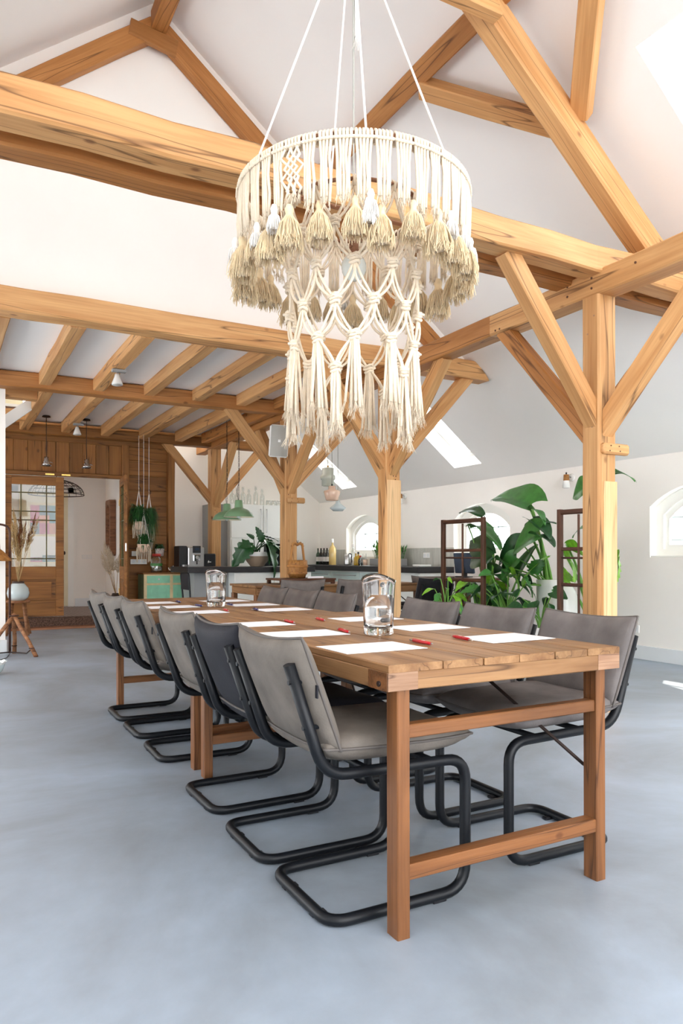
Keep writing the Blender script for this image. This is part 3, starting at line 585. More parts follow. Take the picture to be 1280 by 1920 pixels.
# ---------------------------------------------------------------- papers and pens
def sheet(x, y, z, rz, lab): tag(MB().box(-.1485, .1485, -.105, .105, 0, .0012).build('paper_sheet', 'paper', M=TR(x, y, z) @ RZ(rz)), lab, 'paper', 'blank paper sheets')
T1, T2 = .7675, .7575
for x, y, z, r, lab in ((1.222, 2.027, T1, .0, 'nearest sheet on the left side of the near table'), (1.215, 2.52, T1, -.03, 'middle sheet on the left side of the near table'), (1.2, 2.975, T1, -.02, 'farthest sheet on the left side of the near table'),
    (1.79, 2.035, T1, .03, 'nearest sheet on the right side of the near table'), (1.775, 2.50, T1, .02, 'middle sheet on the right side of the near table'), (1.77, 2.99, T1, .0, 'farthest sheet on the right side of the near table'),
    (1.235, 3.9, T2, 0, 'first sheet on the left side of the far table'), (1.225, 4.39, T2, .02, 'middle sheet on the left side of the far table'), (1.22, 4.83, T2, .0, 'last sheet on the left side of the far table'),
    (1.73, 3.87, T2, .02, 'first sheet on the right side of the far table'), (1.735, 4.35, T2, -.02, 'middle sheet on the right side of the far table'), (1.72, 4.82, T2, .01, 'last sheet on the right side of the far table')): sheet(x, y, z, r, lab)
def pen(a, b, z, mt, lab):
    a = Vector((a[0], a[1], z + .0062)); b = Vector((b[0], b[1], z + .0062)); d = (b - a).normalized(); L = .142; c = (a + b) / 2; a = c - d * L / 2
    t = thing('ballpoint_pen', lab, 'pen', (c.x, c.y, z), 'ballpoint pens'); P = lambda q: a + d * q
    MB().tube([P(.012), P(.03), P(.075), P(.12)], [.0045, .0058, .006, .0055], 10).build('barrel', mt, t)
    MB().tube([P(.0), P(.012)], [.001, .004], 8).build('tip', 'steel', t); MB().tube([P(.12), P(.126), P(.142)], [.0055, .003, .003], 8).build('button', 'steel', t)
    s_ = d.cross(Vector((0, 0, 1)))
    MB().tube([P(.132) + s_ * .006 + Vector((0, 0, .004)), P(.118) + s_ * .0075 + Vector((0, 0, .004)), P(.085) + s_ * .006 + Vector((0, 0, .003))], .0016, 6).build('clip', mt, t)
    m = MB()
    for q in (.05, .054, .058, .063, .067): m.box(-.0011, .0011, -.002, .002, 0, .0003, M=frame(P(q) + Vector((0, 0, .006)), d))
    m.build('lettering', 'print_white', t)
for a, b, z, mt, lab in (((1.423, 1.976), (1.427, 2.097), T1, 'pen_red', 'red pen right of the nearest left-hand sheet'), ((1.631, 2.14), (1.613, 1.995), T1, 'pen_red', 'red pen left of the nearest right-hand sheet'), ((1.37, 2.433), (1.389, 2.563), T1, 'pen_red', 'red pen beside the middle left sheet, left of the near jug'), ((1.525, 2.931), (1.548, 3.083), T1, 'pen_red', 'red pen beside the farthest right sheet of the near table'), ((1.359, 2.901), (1.369, 3.048), T1, 'pen_red', 'red pen beside the farthest left sheet of the near table'),
    ((1.396, 3.848), (1.413, 3.984), T2, 'pen_red', 'red pen on the far table in front of its jug'), ((1.392, 4.751), (1.395, 4.887), T2, 'pen_blue', 'blue pen beside the last left sheet of the far table'), ((1.397, 4.314), (1.391, 4.434), T2, 'pen_blue', 'blue pen beside the middle left sheet of the far table'), ((1.596, 4.322), (1.603, 4.44), T2, 'pen_blue', 'blue pen beside the middle right sheet of the far table'), ((1.562, 3.805), (1.591, 3.989), T2, 'pen_blue', 'blue pen beside the first right sheet of the far table')): pen(a, b, z, mt, lab)
# ---------------------------------------------------------------- water jugs
def jug(x, y, z, rot, lab):
    t = thing('water_jug', lab, 'jug', (x, y, z), 'glass water jugs'); M = TR(x, y, z) @ RZ(rot); n = 40
    def wob(a, h): return 1 + .12 * max(0, math.cos(a)) ** 8 * max(0, (h - .7) / .3)
    def rim(a): return .010 * math.cos(2 * a) + .008 * math.cos(a)
    outer = [(.05, 0), (.0555, .004), (.056, .03), (.058, .09), (.061, .15), (.064, .2), (.066, .216)]
    inner = [(.059, .212), (.057, .2), (.054, .15), (.051, .09), (.049, .04), (.045, .03), (0, .028)]
    vs = []; fs = []; R = outer + inner
    for i, (r, h) in enumerate(R):
        for k in range(n):
            a = 2 * PI * k / n; f = wob(a, h / .216); fl = (1 + .012 * math.cos(10 * a)) if i < len(outer) and h < .2 else 1
            vs.append((math.cos(a) * r * f * fl, math.sin(a) * r * f * fl, h + (rim(a) if h > .19 else 0)))
    for i in range(len(R) - 1):
        for k in range(n): fs.append((i * n + k, i * n + (k + 1) % n, (i + 1) * n + (k + 1) % n, (i + 1) * n + k))
    fs.append(tuple(range(n - 1, -1, -1)))
    MB().add(vs, fs, True).build('jug_body', 'glass', t, M=M)
    w = MB().lathe([(0, .0285), (.0445, .0305), (.0485, .04), (.0505, .09), (.0535, .15), (0, .15)], n); w.build('water', 'water', t, M=M)
    h = fillet([(-.058, 0, .185), (-.1, 0, .188), (-.102, 0, .06), (-.056, 0, .05)], .03, 6); MB().tube(h, [.009] * len(h), 10).build('handle', 'glass', t, M=M)
    return t
jug(1.455, 2.36, T1, -2.35, 'glass jug of water standing on the near table'); jug(1.48, 4.3, T2, -2.2, 'glass jug of water standing on the far table')
# ---------------------------------------------------------------- macrame chandelier
CX, CY = 1.5, 2.63
lamp = thing('macrame_chandelier', 'large two-tier cream macrame chandelier with tassels above the tables', 'lamp', (CX, CY, 1.5))
R1, Z1, R2, Z2 = .458, 2.555, .275, 2.49
def circ(r, z, n=48): return [(CX + r * math.cos(2 * PI * k / n), CY + r * math.sin(2 * PI * k / n), z) for k in range(n)]
MB().tube(circ(R1, Z1), .009, 8, closed=True).build('outer_ring', 'tray_wood', lamp); MB().tube(circ(R2, Z2), .008, 8, closed=True).build('inner_ring', 'tray_wood', lamp)
rg = random.Random(3)
def frayed(m, p, d, n, L, sp, r=.0011):
    for _ in range(n):
        v = Vector(d) + Vector((rg.uniform(-sp, sp), rg.uniform(-sp, sp), rg.uniform(-.2, .1))); l = L * rg.uniform(.5, 1.1); q = Vector(p) + Vector((rg.uniform(-.004, .004), rg.uniform(-.004, .004), 0))
        m.tube([q, q + v * l * .5, q + v * l + Vector((rg.uniform(-.004, .004), rg.uniform(-.004, .004), 0))], [r, r, r * .6], 3, caps=False)
def cord(m, path, r=.0056, n=6): m.tube(path, r, n)
def loop_knot(m, r=.0062, x=0):
    """lark's head over the ring (ring along local X at origin, outside = +Y)"""
    m.tube([(x, -.012, -.03), (x, -.016, 0), (x, 0, .016), (x, .016, .002), (x, .013, -.028)], r, 6); m.tube([(x - .009, .017, -.02), (x, .021, -.022), (x + .009, .017, -.02)], r, 6)
# fringe bundles: a few variants in local frame (X tangent, Y outward, Z up)
def bundle(ncord, L, style):
    m = MB()
    for i in range(ncord):
        x = (i - (ncord - 1) / 2) * .0134; l = L * rg.uniform(.9, 1.06); xx = x * .82
        loop_knot(m, x=x)
        if style == 0: pth = [(x, .014, -.02), (xx + rg.uniform(-.003, .003), .014 + rg.uniform(0, .006), -.09), (xx + rg.uniform(-.004, .004), .014 + rg.uniform(0, .006), -.16), (xx * .9, .014, -l)]
        else:
            sw = .02 * (1 if i % 2 else -1); pth = [(x, .014, -.02), (x + sw, .02, -.06), (x - sw, .016, -.1), (x + sw * .8, .022, -.14), (x - sw * .5, .016, -.18), (x, .014, -l * .93)]
        cord(m, pth); frayed(m, pth[-1], (0, .05, -1), 7, .03, .28)
    return m
BV = []
for n_, L, st in ((5, .24, 0), (6, .225, 0), (5, .25, 0), (4, .235, 0), (5, .22, 1)):
    me = bundle(n_, L, st).build('fringe', 'cotton'); BV.append((me.data, n_)); bpy.data.objects.remove(me)
a = .1; k = 0
while a < 2 * PI + .02:
    v = rg.choice((0, 1, 2, 3, 0, 3, 4)); dat, n_ = BV[v]; w = n_ * .0134 / R1
    ca = a + w / 2; out = Vector((math.cos(ca), math.sin(ca), 0)); p = Vector((CX, CY, Z1)) + out * R1
    M = Matrix((( -out.y, out.x, 0, p.x), (out.x, out.y, 0, p.y), (0, 0, 1, p.z), (0, 0, 0, 1))); M = Matrix(((-out.y, out.x, 0, p.x), (out.x, out.y, 0, p.y), (0, 0, 1, p.z), (0, 0, 0, 1)))
    inst(dat, 'fringe', lamp, M); a += w + rg.uniform(.003, .016) + (.03 if rg.random() < .12 else 0); k += 1
# tassels
def tassel_mesh(L, r, n, hr, seed, mt, jit=.25, cap=True):
    rg.seed(seed); m = MB()
    if cap: m.lathe([(0, .012), (hr * .6, .008), (hr, -.008), (hr * .8, -.022), (hr * .95, -.034), (hr * 1.4, -.05)], 12)
    m.lathe([(hr * .9, -.03), (r * .6, -L * .45), (r * .72, -L * .85), (0, -L * .88)], 14)
    for i in range(n):
        a = rg.uniform(0, 2 * PI); q = rg.uniform(.75, 1); R = r * math.sqrt(rg.uniform(.45, 1)); l = L * rg.uniform(.85, 1.08)
        m.tube([(hr * .8 * q * math.cos(a), hr * .8 * q * math.sin(a), -.03), (R * .72 * math.cos(a), R * .72 * math.sin(a), -L * .42), (R * math.cos(a + rg.uniform(-jit, jit)), R * math.sin(a + rg.uniform(-jit, jit)), -L * .75), (R * 1.05 * math.cos(a + rg.uniform(-jit, jit) * 1.5), R * 1.05 * math.sin(a), -l)], [.0016, .0018, .0018, .0014], 3, caps=False)
    o = m.build('tassel', mt); d = o.data; bpy.data.objects.remove(o); return d
TJ = [tassel_mesh(.145, .05, 170, .017, s_, 'jute') for s_ in (1, 2, 3)]; TW_ = [tassel_mesh(.085, .028, 70, .014, s_, 'cotton_white', .08) for s_ in (4, 5)]
nt = 26
for k in range(nt):
    a = 2 * PI * (k + .3) / nt + rg.uniform(-.03, .03); z = Z1 - .235 - rg.uniform(-.012, .02); R = R1 + rg.uniform(-.012, .012)
    o = inst(TJ[k % 3], 'tassel', lamp, TR(CX + R * math.cos(a), CY + R * math.sin(a), z) @ RZ(rg.uniform(0, 6)) @ Matrix.Scale(rg.uniform(.9, 1.12), 4))
    if k % 3 != 1:
        b = a + rg.choice((-.11, .11)); inst(TW_[k % 2], 'tassel', lamp, TR(CX + (R + .022) * math.cos(b), CY + (R + .022) * math.sin(b), z + rg.uniform(-.01, .02)) @ RZ(rg.uniform(0, 6)))
# lower net of knotted diamonds
NC = 11; rows = [Z2, 2.335, 2.19, 2.045, 1.905, 1.785]; rad = [R2, R2 - .002, R2 - .004, R2 - .01, R2 - .014, R2 - .02]
def pt(k, r, off=0): a = 2 * PI * k / NC + .21; return Vector((CX + (rad[r] + off) * math.cos(a), CY + (rad[r] + off) * math.sin(a), rows[r]))
cords = []
def span(m, p, q, side):
    d = q - p; c = (p + q) / 2 - Vector((CX, CY, 0)); out = Vector((c.x, c.y, 0)).normalized(); tan = Vector((-out.y, out.x, 0)); L = d.length
    for e in (0, 1):
        bul = side * (.012 + .026 * e) * L / .2; o_ = out * rg.uniform(-.004, .012) ; pp = []
        for i in range(8):
            t = i / 7; s_ = math.sin(PI * t) ** .8; pp.append(p + d * t + tan * (bul * s_) + o_ * s_ + Vector((0, 0, -.012 * s_ * e)))
        m.tube(pp, .0056, 6)
def knot(p, s_=1.0):
    m = MB(); c = p - Vector((CX, CY, 0)); out = Vector((c.x, c.y, 0)).normalized(); tan = Vector((-out.y, out.x, 0)); Z = Vector((0, 0, 1))
    for dz in (-.014, 0, .014):
        m.tube([p + tan * (.017 * s_ * math.cos(q)) + out * (.014 * s_ * math.sin(q)) + Z * (dz + .004 * math.sin(q * 2)) for q in [2 * PI * i / 10 for i in range(10)]], .0066, 6, closed=True)
    m.tube([p + tan * -.026 * s_ + Z * .004, p + out * .024 * s_ + Z * .008, p + tan * .026 * s_ + Z * .002], .0062, 6); m.ball(p, .013, .013, .02, 8)
    return m
dropA, dropB = set(), set()
for r in range(4):
    for k in range(NC):
        off = .5 if r % 2 == 0 else 0; base = k + (0 if r % 2 == 0 else .5)
        for sg in (-1, 1):
            m = MB(); span(m, pt(base, r), pt(base + sg * .5, r + 1), -sg * .9 if r else -sg * .6); m.build('net_cord', 'cotton', lamp)
        if r == 0:
            m = MB()
            for dx in (-.03, -.015, 0, .015, .03):
                aa = 2 * PI * base / NC + .21 + dx / R2 * 1.6; q = Vector((CX + R2 * math.cos(aa), CY + R2 * math.sin(aa), Z2)); out = Vector((math.cos(aa), math.sin(aa), 0))
                m.tube([q - out * .013 - Vector((0, 0, .03)), q - out * .014, q + Vector((0, 0, .014)), q + out * .014, q + out * .01 - Vector((0, 0, .03))], .006, 6)
            m.build('ring_knot', 'cotton', lamp)
        else: knot(pt(base, r)).build('knot', 'cotton', lamp)
for k in range(NC):       # last row: knots, then long tassels on alternating heights
    p = pt(k, 4); long_ = k % 2 == 0
    knot(p).build('knot', 'cotton', lamp)
def long_tassel(p, L, n=11):
    m = MB(); c = p - Vector((CX, CY, 0)); 
    for i in range(n):
        a = 2 * PI * i / n; rr_ = .011 if i % 2 else .017; l = L * rg.uniform(.9, 1.08); sw = Vector((rg.uniform(-.006, .006), rg.uniform(-.006, .006), 0)); o_ = Vector((math.cos(a) * rr_, math.sin(a) * rr_, 0))
        e = p + o_ * 1.5 + sw * 1.5 - Vector((0, 0, l)); m.tube([p + o_ * .7, p + o_ + Vector((0, 0, -.05)), p + o_ * 1.15 + sw - Vector((0, 0, l * .6)), e], .0062, 6)
        frayed(m, e, (math.cos(a) * .25, math.sin(a) * .25, -1), 9, .04, .3, .0012)
    return m
for k in range(NC):
    p = pt(k, 4); long_tassel(p - Vector((0, 0, .012)), .235 + .03 * rg.random(), 9).build('long_tassel', 'cotton', lamp)
    if k % 2 == 0:
        q = pt(k + .5, 5)
        for sg in (0, 1):
            m = MB(); span(m, pt(k + sg, 4), q, (1 if sg else -1) * -.7); m.build('net_cord', 'cotton', lamp)
        knot(q).build('knot', 'cotton', lamp); long_tassel(q - Vector((0, 0, .012)), .185 + .04 * rg.random(), 8).build('long_tassel', 'cotton', lamp)
# bulb, bar and suspension
timber('cross_bar', (CX - R2, CY, Z2 + .005), (CX + R2, CY, Z2 + .005), .02, .02, 'tray_wood', lamp, wob=0)
b = MB(); b.ball((CX - .01, CY - .02, 2.255), .052, .052, .056, 20); bo = b.build('bulb', 'bulb', lamp)
MB().tube([(CX - .01, CY - .02, 2.30), (CX - .01, CY - .02, 2.38)], [.02, .019], 14).build('bulb_holder', 'tray_wood', lamp); MB().tube([(CX - .01, CY - .02, 2.38), (CX, CY, 2.6), (CX, CY, 3.72), (CX, CY, 5.54)], .0045, 6).build('cable', 'plastic_grey', lamp)
AP = Vector((CX - .01, CY, 3.72))
for a in (-.43, -.43 + PI / 2 + .2, 2.62, 2.62 + PI / 2 + .1):
    e = Vector((CX + R1 * math.cos(a), CY + R1 * math.sin(a), Z1 + .01)); MB().tube([e, AP], .0048, 6).build('rope', 'cotton_white', lamp)
m = MB()
for i in range(5): q = AP + Vector((.012 + .004 * math.cos(i * 1.3), -.006, 0)) + Vector((.006 * math.sin(i * 1.3), .004 * math.cos(i), 0)); e = q - Vector((-.004 * i, 0, .5)); m.tube([q, (q + e) / 2 + Vector((.004, 0, 0)), e], .005, 6); frayed(m, e, (0, 0, -1), 10, .05, .3, .0012)
m.ball(AP, .03, .03, .04, 10); m.build('rope_end', 'cotton_white', lamp)
# ---------------------------------------------------------------- kitchen
t = thing('kitchen_island', 'white kitchen island with thick black worktop behind the kitchen table', 'kitchen island', (3.9, 10.3, 0))
MB().box(3.02, 5.0, 9.95, 10.85, .84, .922).build('worktop', 'counter_black', t, bevel=.004)
MB().box(3.72, 4.95, 10.0, 10.8, 0, .84).build('cabinet', 'cabinet_white', t); MB().box(3.2, 3.72, 10.25, 10.8, 0, .84).build('side_panel', 'panel_grey', t)
for x in (3.72, 4.34): MB().box(x + .006, x + .61, 9.985, 10.0, .05, .83).build('front_panel', 'cabinet_white', t, bevel=.003)
t = thing('wall_counter', 'kitchen counter with black worktop and pale blue drawers along the side wall', 'kitchen counter', (6.05, 10.4, 0))
MB().box(5.74, XR - .002, 8.3, Y1 - .002, .84, .925).build('worktop', 'counter_black', t, bevel=.004); MB().box(5.8, XR - .002, 8.32, Y1 - .002, .08, .84).build('carcass', 'cabinet_white', t)
for k, (a, b, mt) in enumerate(((8.32, 9.0, 'cabinet_white'), (9.0, 9.95, 'cabinet_blue'), (9.95, 10.9, 'cabinet_blue'), (10.9, 11.85, 'cabinet_blue'))):
    for z0, z1 in ((.47, .82), (.1, .45)):
        d = MB().box(5.782, 5.8, a + .006, b - .006, z0, z1).build('drawer', mt, t, bevel=.003)
        if k: MB().tube(fillet([(5.78, a + .12, z1 - .05), (5.75, a + .12, z1 - .05), (5.75, b - .12, z1 - .05), (5.78, b - .12, z1 - .05)], .012), .006, 6).build('handle', 'steel', d)
sp = thing('splashback', 'grey-green tiled splashback on the side wall above the counter', 'splashback', (XR, 10, .93)); n = 0
for y0, y1 in ((8.3, 10.2), (11.48, 12.48)):
    y = y0
    while y < y1 - .05:
        MB().box(XR - .012, XR - .001, y + .001, min(y + .1, y1) - .001, .926, 1.2).build('tile', 'splash_tile', sp); y += .1
t = thing('tall_cabinet', 'tall white kitchen cabinets with built-in oven against the end wall', 'cabinet', (4.8, 12.1, 0))
MB().box(4.35, 5.55, 11.9, Y1 - .005, 0, 1.98).build('carcass', 'cabinet_white', t); MB().box(4.05, 4.35, 12.05, Y1 - .005, 0, 1.98).build('side_unit', 'panel_grey', t)
for x in (4.36, 4.96):
    MB().box(x, x + .59, 11.88, 11.9, 1.4, 1.975).build('door', 'cabinet_white', t, bevel=.003); hx = x + .54 if x < 4.5 else x + .05
    MB().tube(fillet([(hx, 11.88, 1.9), (hx, 11.845, 1.9), (hx, 11.845, 1.5), (hx, 11.88, 1.5)], .01), .007, 6).build('handle', 'steel', t)
ov = MB().box(4.97, 5.54, 11.875, 11.9, .82, 1.37).build('oven_door', 'oven_glass', t, bevel=.004); MB().box(4.97, 5.54, 11.872, 11.88, 1.3, 1.37).build('control_panel', 'steel', ov); MB().tube([(5.02, 11.84, 1.25), (5.5, 11.84, 1.25)], .01, 8).build('handle', 'steel', ov)
MB().box(4.37, 4.95, 11.88, 11.9, .05, 1.37).build('door', 'cabinet_white', t, bevel=.003); MB().box(4.97, 5.54, 11.88, 11.9, .05, .8).build('door', 'cabinet_white', t, bevel=.003)
def bottle(name, x, y, z, r, h, mt, lab, group, neck=.3, label=None, cap=None, bail=False):
    t = thing(name, lab, 'bottle', (x, y, z), group)
    MB().lathe([(0, 0), (r * .95, 0), (r, .008), (r, h * .58), (r * .85, h * .66), (r * neck, h * .78), (r * neck, h * .97), (r * neck * 1.2, h * .975), (r * neck * 1.2, h), (0, h)], 14, (x, y, z)).build('bottle_glass', mt, t)
    if label: MB().lathe([(r + .001, h * .2), (r + .001, h * .48)], 14, (x, y, z)).build('label', label, t)
    if cap: MB().lathe([(r * neck * 1.3, h * .86), (r * neck * 1.3, h + .004), (0, h + .005)], 10, (x, y, z)).build('cap', cap, t)
    if bail: MB().ball((x, y, z + h + .012), .013, .013, .011, 8).build('swing_stopper', 'ceramic_white', t); MB().tube([(x - r * neck * 1.4, y, z + h * .85), (x - .02, y, z + h + .03), (x + .02, y, z + h + .03), (x + r * neck * 1.4, y, z + h * .85)], .002, 5).build('wire_bail', 'steel', t)
    return t
for k, (x, h) in enumerate(((4.42, .26), (4.52, .27), (4.62, .29), (4.74, .26), (4.86, .31), (4.99, .27))): bottle('swing_top_bottle', x, 12.0 + .03 * (k % 2), 1.981, .042, h, 'bottle_clear', ('leftmost', 'second', 'third', 'fourth', 'tallest', 'rightmost')[k] + ' clear swing-top bottle on top of the tall cabinet', 'clear bottles on the cabinet', .34, bail=True)
for k, x in enumerate((5.1, 5.2, 5.3)):
    t = thing('glass_jar', ('left', 'middle', 'right')[k] + ' squat glass jar lying on top of the tall cabinet', 'jar', (x, 12.0, 1.981), 'jars on the cabinet')
    MB().lathe([(0, 0), (.05, 0), (.052, .01), (.05, .06), (.04, .075), (.042, .095)], 14, (x, 12, 1.981)).build('jar_glass', 'bottle_clear', t); MB().tube([(x + .042 * math.cos(a), 12 + .042 * math.sin(a), 2.06) for a in [2 * PI * q / 14 for q in range(14)]], .003, 5, closed=True).build('wire_clip', 'steel', t)
for k, y in enumerate((11.92, 11.8, 11.68, 11.56)): bottle('wine_bottle', 6.1, y + .1, .926, .038, .3, 'wine_green' if k == 0 else 'wine_dark', ('green wine bottle at the left of the dark wine bottles', 'first dark wine bottle on the counter', 'second dark wine bottle on the counter', 'dark wine bottle next to the tall pale bottle')[k], 'wine bottles on the counter', .33, label='label_white')
bottle('large_wine_bottle', 6.1, 11.45, .926, .065, .46, 'honey_glass', 'tall pale golden magnum bottle on the kitchen counter', None, .25, cap='ceramic_white')
t = thing('electric_kettle', 'steel electric kettle on the side-wall counter', 'kettle', (6.1, 10.9, .926)); MB().lathe([(0, 0), (.075, 0), (.078, .02), (.066, .14), (.055, .19), (.02, .2), (0, .2)], 18, (6.1, 10.9, .926)).build('kettle_body', 'steel', t); MB().tube(fillet([(6.1, 10.85, 1.12), (6.1, 10.77, 1.12), (6.1, 10.76, .97)], .04), .011, 8).build('handle', 'plastic_black', t)
for k, (y, mt, h, cp) in enumerate(((10.62, 'bottle_clear', .36, 'ceramic_white'), (10.53, 'oil_yellow', .2, None), (10.45, 'oil_yellow', .22, 'plastic_black'), (10.38, 'wine_dark', .16, 'red_lid'))): bottle('condiment_bottle', 6.05, y, .926, .035, h, mt, ('tall clear bottle beside the kettle', 'short yellow oil bottle on the counter', 'yellow oil bottle with black cap', 'small dark sauce bottle with red cap')[k], 'condiments on the counter', .35, cap=cp)
for k, (y, h) in enumerate(((10.24, .12), (10.14, .1))):
    t = thing('utensil_pot', ('small clear glass pot', 'small pale glass pot')[k] + ' between oil bottles and herb box', 'pot', (6.0, y, .926)); MB().lathe([(0, .004), (.036, .004), (.038, h), (.035, h), (.033, .01), (0, .01)], 14, (6.0, y, .926)).build('pot_body', 'bottle_clear' if k == 0 else 'ceramic_peach', t)
    for q in range(3): MB().tube([(6.0 + .01 * q, y, .94), (6.0 + .02 * q - .02, y + .01, 1.06 + .03 * q)], .005, 5).build('utensil', 'steel', t)
# herbs on the sill
t = thing('herb_planter', 'long planter box of bright green herbs in front of the arched window', 'planter', (6.15, 9.75, .926)); MB().box(6.03, 6.25, 9.3, 10.05, .926, 1.04).build('box', 'panel_grey', t, bevel=.004); rg = random.Random(5)
for k in range(7):
    m = MB(); y0 = 9.36 + k * .1
    for _ in range(70):
        a = rg.uniform(0, 6.28); p = Vector((6.14 + rg.uniform(-.06, .06), y0 + rg.uniform(-.05, .05), 1.03)); d = Vector((.35 * math.cos(a), .35 * math.sin(a), 1)) * rg.uniform(.08, .2 + (.09 if k > 4 else 0)); w = Vector((-math.sin(a), math.cos(a), 0)) * .012; e = p + d
        m.tube([p, e], .0012, 3, caps=False); m.add([e - d * .2, e + w, e + d * .18, e - w], [(0, 1, 2, 3)])
    m.build('herb', 'leaf_bright' if k % 3 else 'leaf_mid', t)
for k, (yy, zz) in enumerate(((8.95, 1.09),)): 
    t = thing('wall_socket', 'white double socket on the splashback right of the second post', 'socket', (XR - .012, yy, zz)); MB().box(XR - .024, XR - .012, yy - .08, yy + .08, zz - .04, zz + .04).build('plate', 'plastic_white', t, bevel=.003)
    for q in (-.04, .04): MB().tube([(XR - .0255, yy + q, zz), (XR - .02, yy + q, zz)], .026, 14).build('socket_well', 'skirting', t)
tag(MB().box(6.0, 6.2, 8.6, 8.8, .926, .955).build('white_tray', 'ceramic_white', bevel=.006), 'small white dish near the end of the counter', 'dish')
t = thing('wall_socket', 'white double socket low on the side wall beside the skirting', 'socket', (XR, 5.26, .3)); MB().box(XR - .012, XR, 5.17, 5.35, .27, .35).build('plate', 'plastic_white', t, bevel=.003)
for q in (5.215, 5.305): MB().tube([(XR - .0135, q, .31), (XR - .008, q, .31)], .028, 16).build('socket_well', 'skirting', t)
def sconce(y, z, lab):
    t = thing('wall_sconce', lab, 'wall lamp', (XR, y, z), 'wall sconces'); MB().lathe([(0, 0), (.045, 0), (.045, .015), (0, .02)], 16, M=frame((XR, y, z), (0, 0, 1), (-1, 0, 0))).build('wall_rose', 'ceramic_white', t)
    MB().tube(fillet([(XR - .01, y, z), (XR - .09, y, z + .02), (XR - .09, y, z - .02)], .02), .009, 8).build('arm', 'steel', t); MB().lathe([(0, .03), (.03, .03), (.034, -.02), (.034, -.04)], 16, (XR - .09, y, z)).build('wooden_holder', 'bucket_wood', t)
    MB().lathe([(.034, -.04), (.045, -.12), (.03, -.125), (0, -.125)], 18, (XR - .09, y, z)).build('shade', 'ceramic_white', t); MB().ball((XR - .09, y, z + .045), .01, .01, .015, 8).build('switch_knob', 'iron', t)
sconce(6.1, 1.98, 'wall sconce above the big leafy plants'); sconce(9.55, 2.02, 'wall sconce behind the ceramic pendants')
# kitchen table, bench tray, bucket
t = thing('kitchen_table', 'long wooden table between the posts and the kitchen island', 'table', (3.95, 7.55, 0)); xs = (2.9, 5.0)
for k in range(4): timber('plank', (xs[0], 7.25 + k * .2, .748), (xs[1], 7.25 + k * .2, .748), .196, .024, 'table_wood', t, wob=.0008, ch=.003)
for y in (7.18, 7.92): timber('side_rail', (xs[0] + .02, y, .695), (xs[1] - .02, y, .695), .03, .08, 'table_wood', t, wob=.001)
for x in (xs[0] + .03, xs[1] - .03):
    timber('end_rail', (x, 7.2, .695), (x, 7.9, .695), .03, .08, 'table_wood', t, wob=.001)
    for y in (7.2, 7.88): timber('leg', (x, y, 0), (x, y, .66), .06, .06, 'leg_wood', t, up=(0, 1, 0), wob=.001)
for x, d in ((3.0, 1), (4.9, -1)): MB().tube([(x, 7.22, .5), (x + .22 * d, 7.22, .66)], .006, 6).build('iron_stay', 'iron', t)
t = thing('wooden_crate', 'low dark wooden tray table under the bucket', 'tray', (3.5, 7.6, .76)); MB().box(3.28, 3.98, 7.38, 7.8, .80, .822).build('tray_top', 'dark_wood', t, bevel=.003)
for x in (3.31, 3.95):
    for y in (7.41, 7.77): MB().box(x - .02, x + .02, y - .02, y + .02, .7605, .80).build('foot', 'dark_wood', t, bevel=.003)
MB().box(3.3, 3.96, 7.385, 7.4, .775, .80).build('apron', 'dark_wood', t)
tag(MB().box(3.62, 3.82, 7.385, 7.4, .823, .845).build('white_booklet', 'paper', bevel=.002), 'white booklet lying on the tray in front of the bucket', 'booklet')
t = thing('wooden_bucket', 'coopered wooden bucket with tall arched handle on the dark tray', 'bucket', (3.6, 7.62, .823)); BX, BY, BZ = 3.6, 7.62, .823
for k in range(14):
    a0 = 2 * PI * k / 14 + .01; a1 = 2 * PI * (k + 1) / 14 - .01
    m = MB(); P = []
    for r, z in ((.092, 0), (.112, .07), (.118, .14), (.112, .205), (.098, .205), (.1, .14), (.094, .07), (.078, .01)): P.append((r, z))
    m.lathe(P + [P[0]], 2, (BX, BY, BZ), a0=a0, a1=a1); o = m.build('stave', 'bucket_wood', t, M=None)
for z, r in ((.055, .112), (.135, .121)): MB().lathe([(r - .004, z - .014), (r + .002, z - .012), (r + .003, z + .012), (r - .002, z + .014)], 28, (BX, BY, BZ)).build('hoop', 'bucket_wood', t)
MB().lathe([(0, .03), (.09, .03)], 20, (BX, BY, BZ)).build('bucket_floor', 'bucket_wood', t)
for s_ in (-1, 1): timber('handle_side', (BX + s_ * .098, BY, BZ + .12), (BX + s_ * .06, BY, BZ + .4), .02, .03, 'bucket_wood', t, up=(0, 1, 0), wob=.001, ch=.004)
MB().tube([(BX - .075, BY, BZ + .36), (BX - .04, BY, BZ + .4), (BX, BY, BZ + .385), (BX + .04, BY, BZ + .4), (BX + .075, BY, BZ + .36)], [.014, .018, .02, .018, .014], 8).build('handle_grip', 'bucket_wood', t); MB().tube([(BX, BY, BZ + .40), (BX - .012, BY, BZ + .43), (BX + .012, BY, BZ + .43), (BX, BY, BZ + .40)], .004, 6).build('iron_hook', 'iron', t)
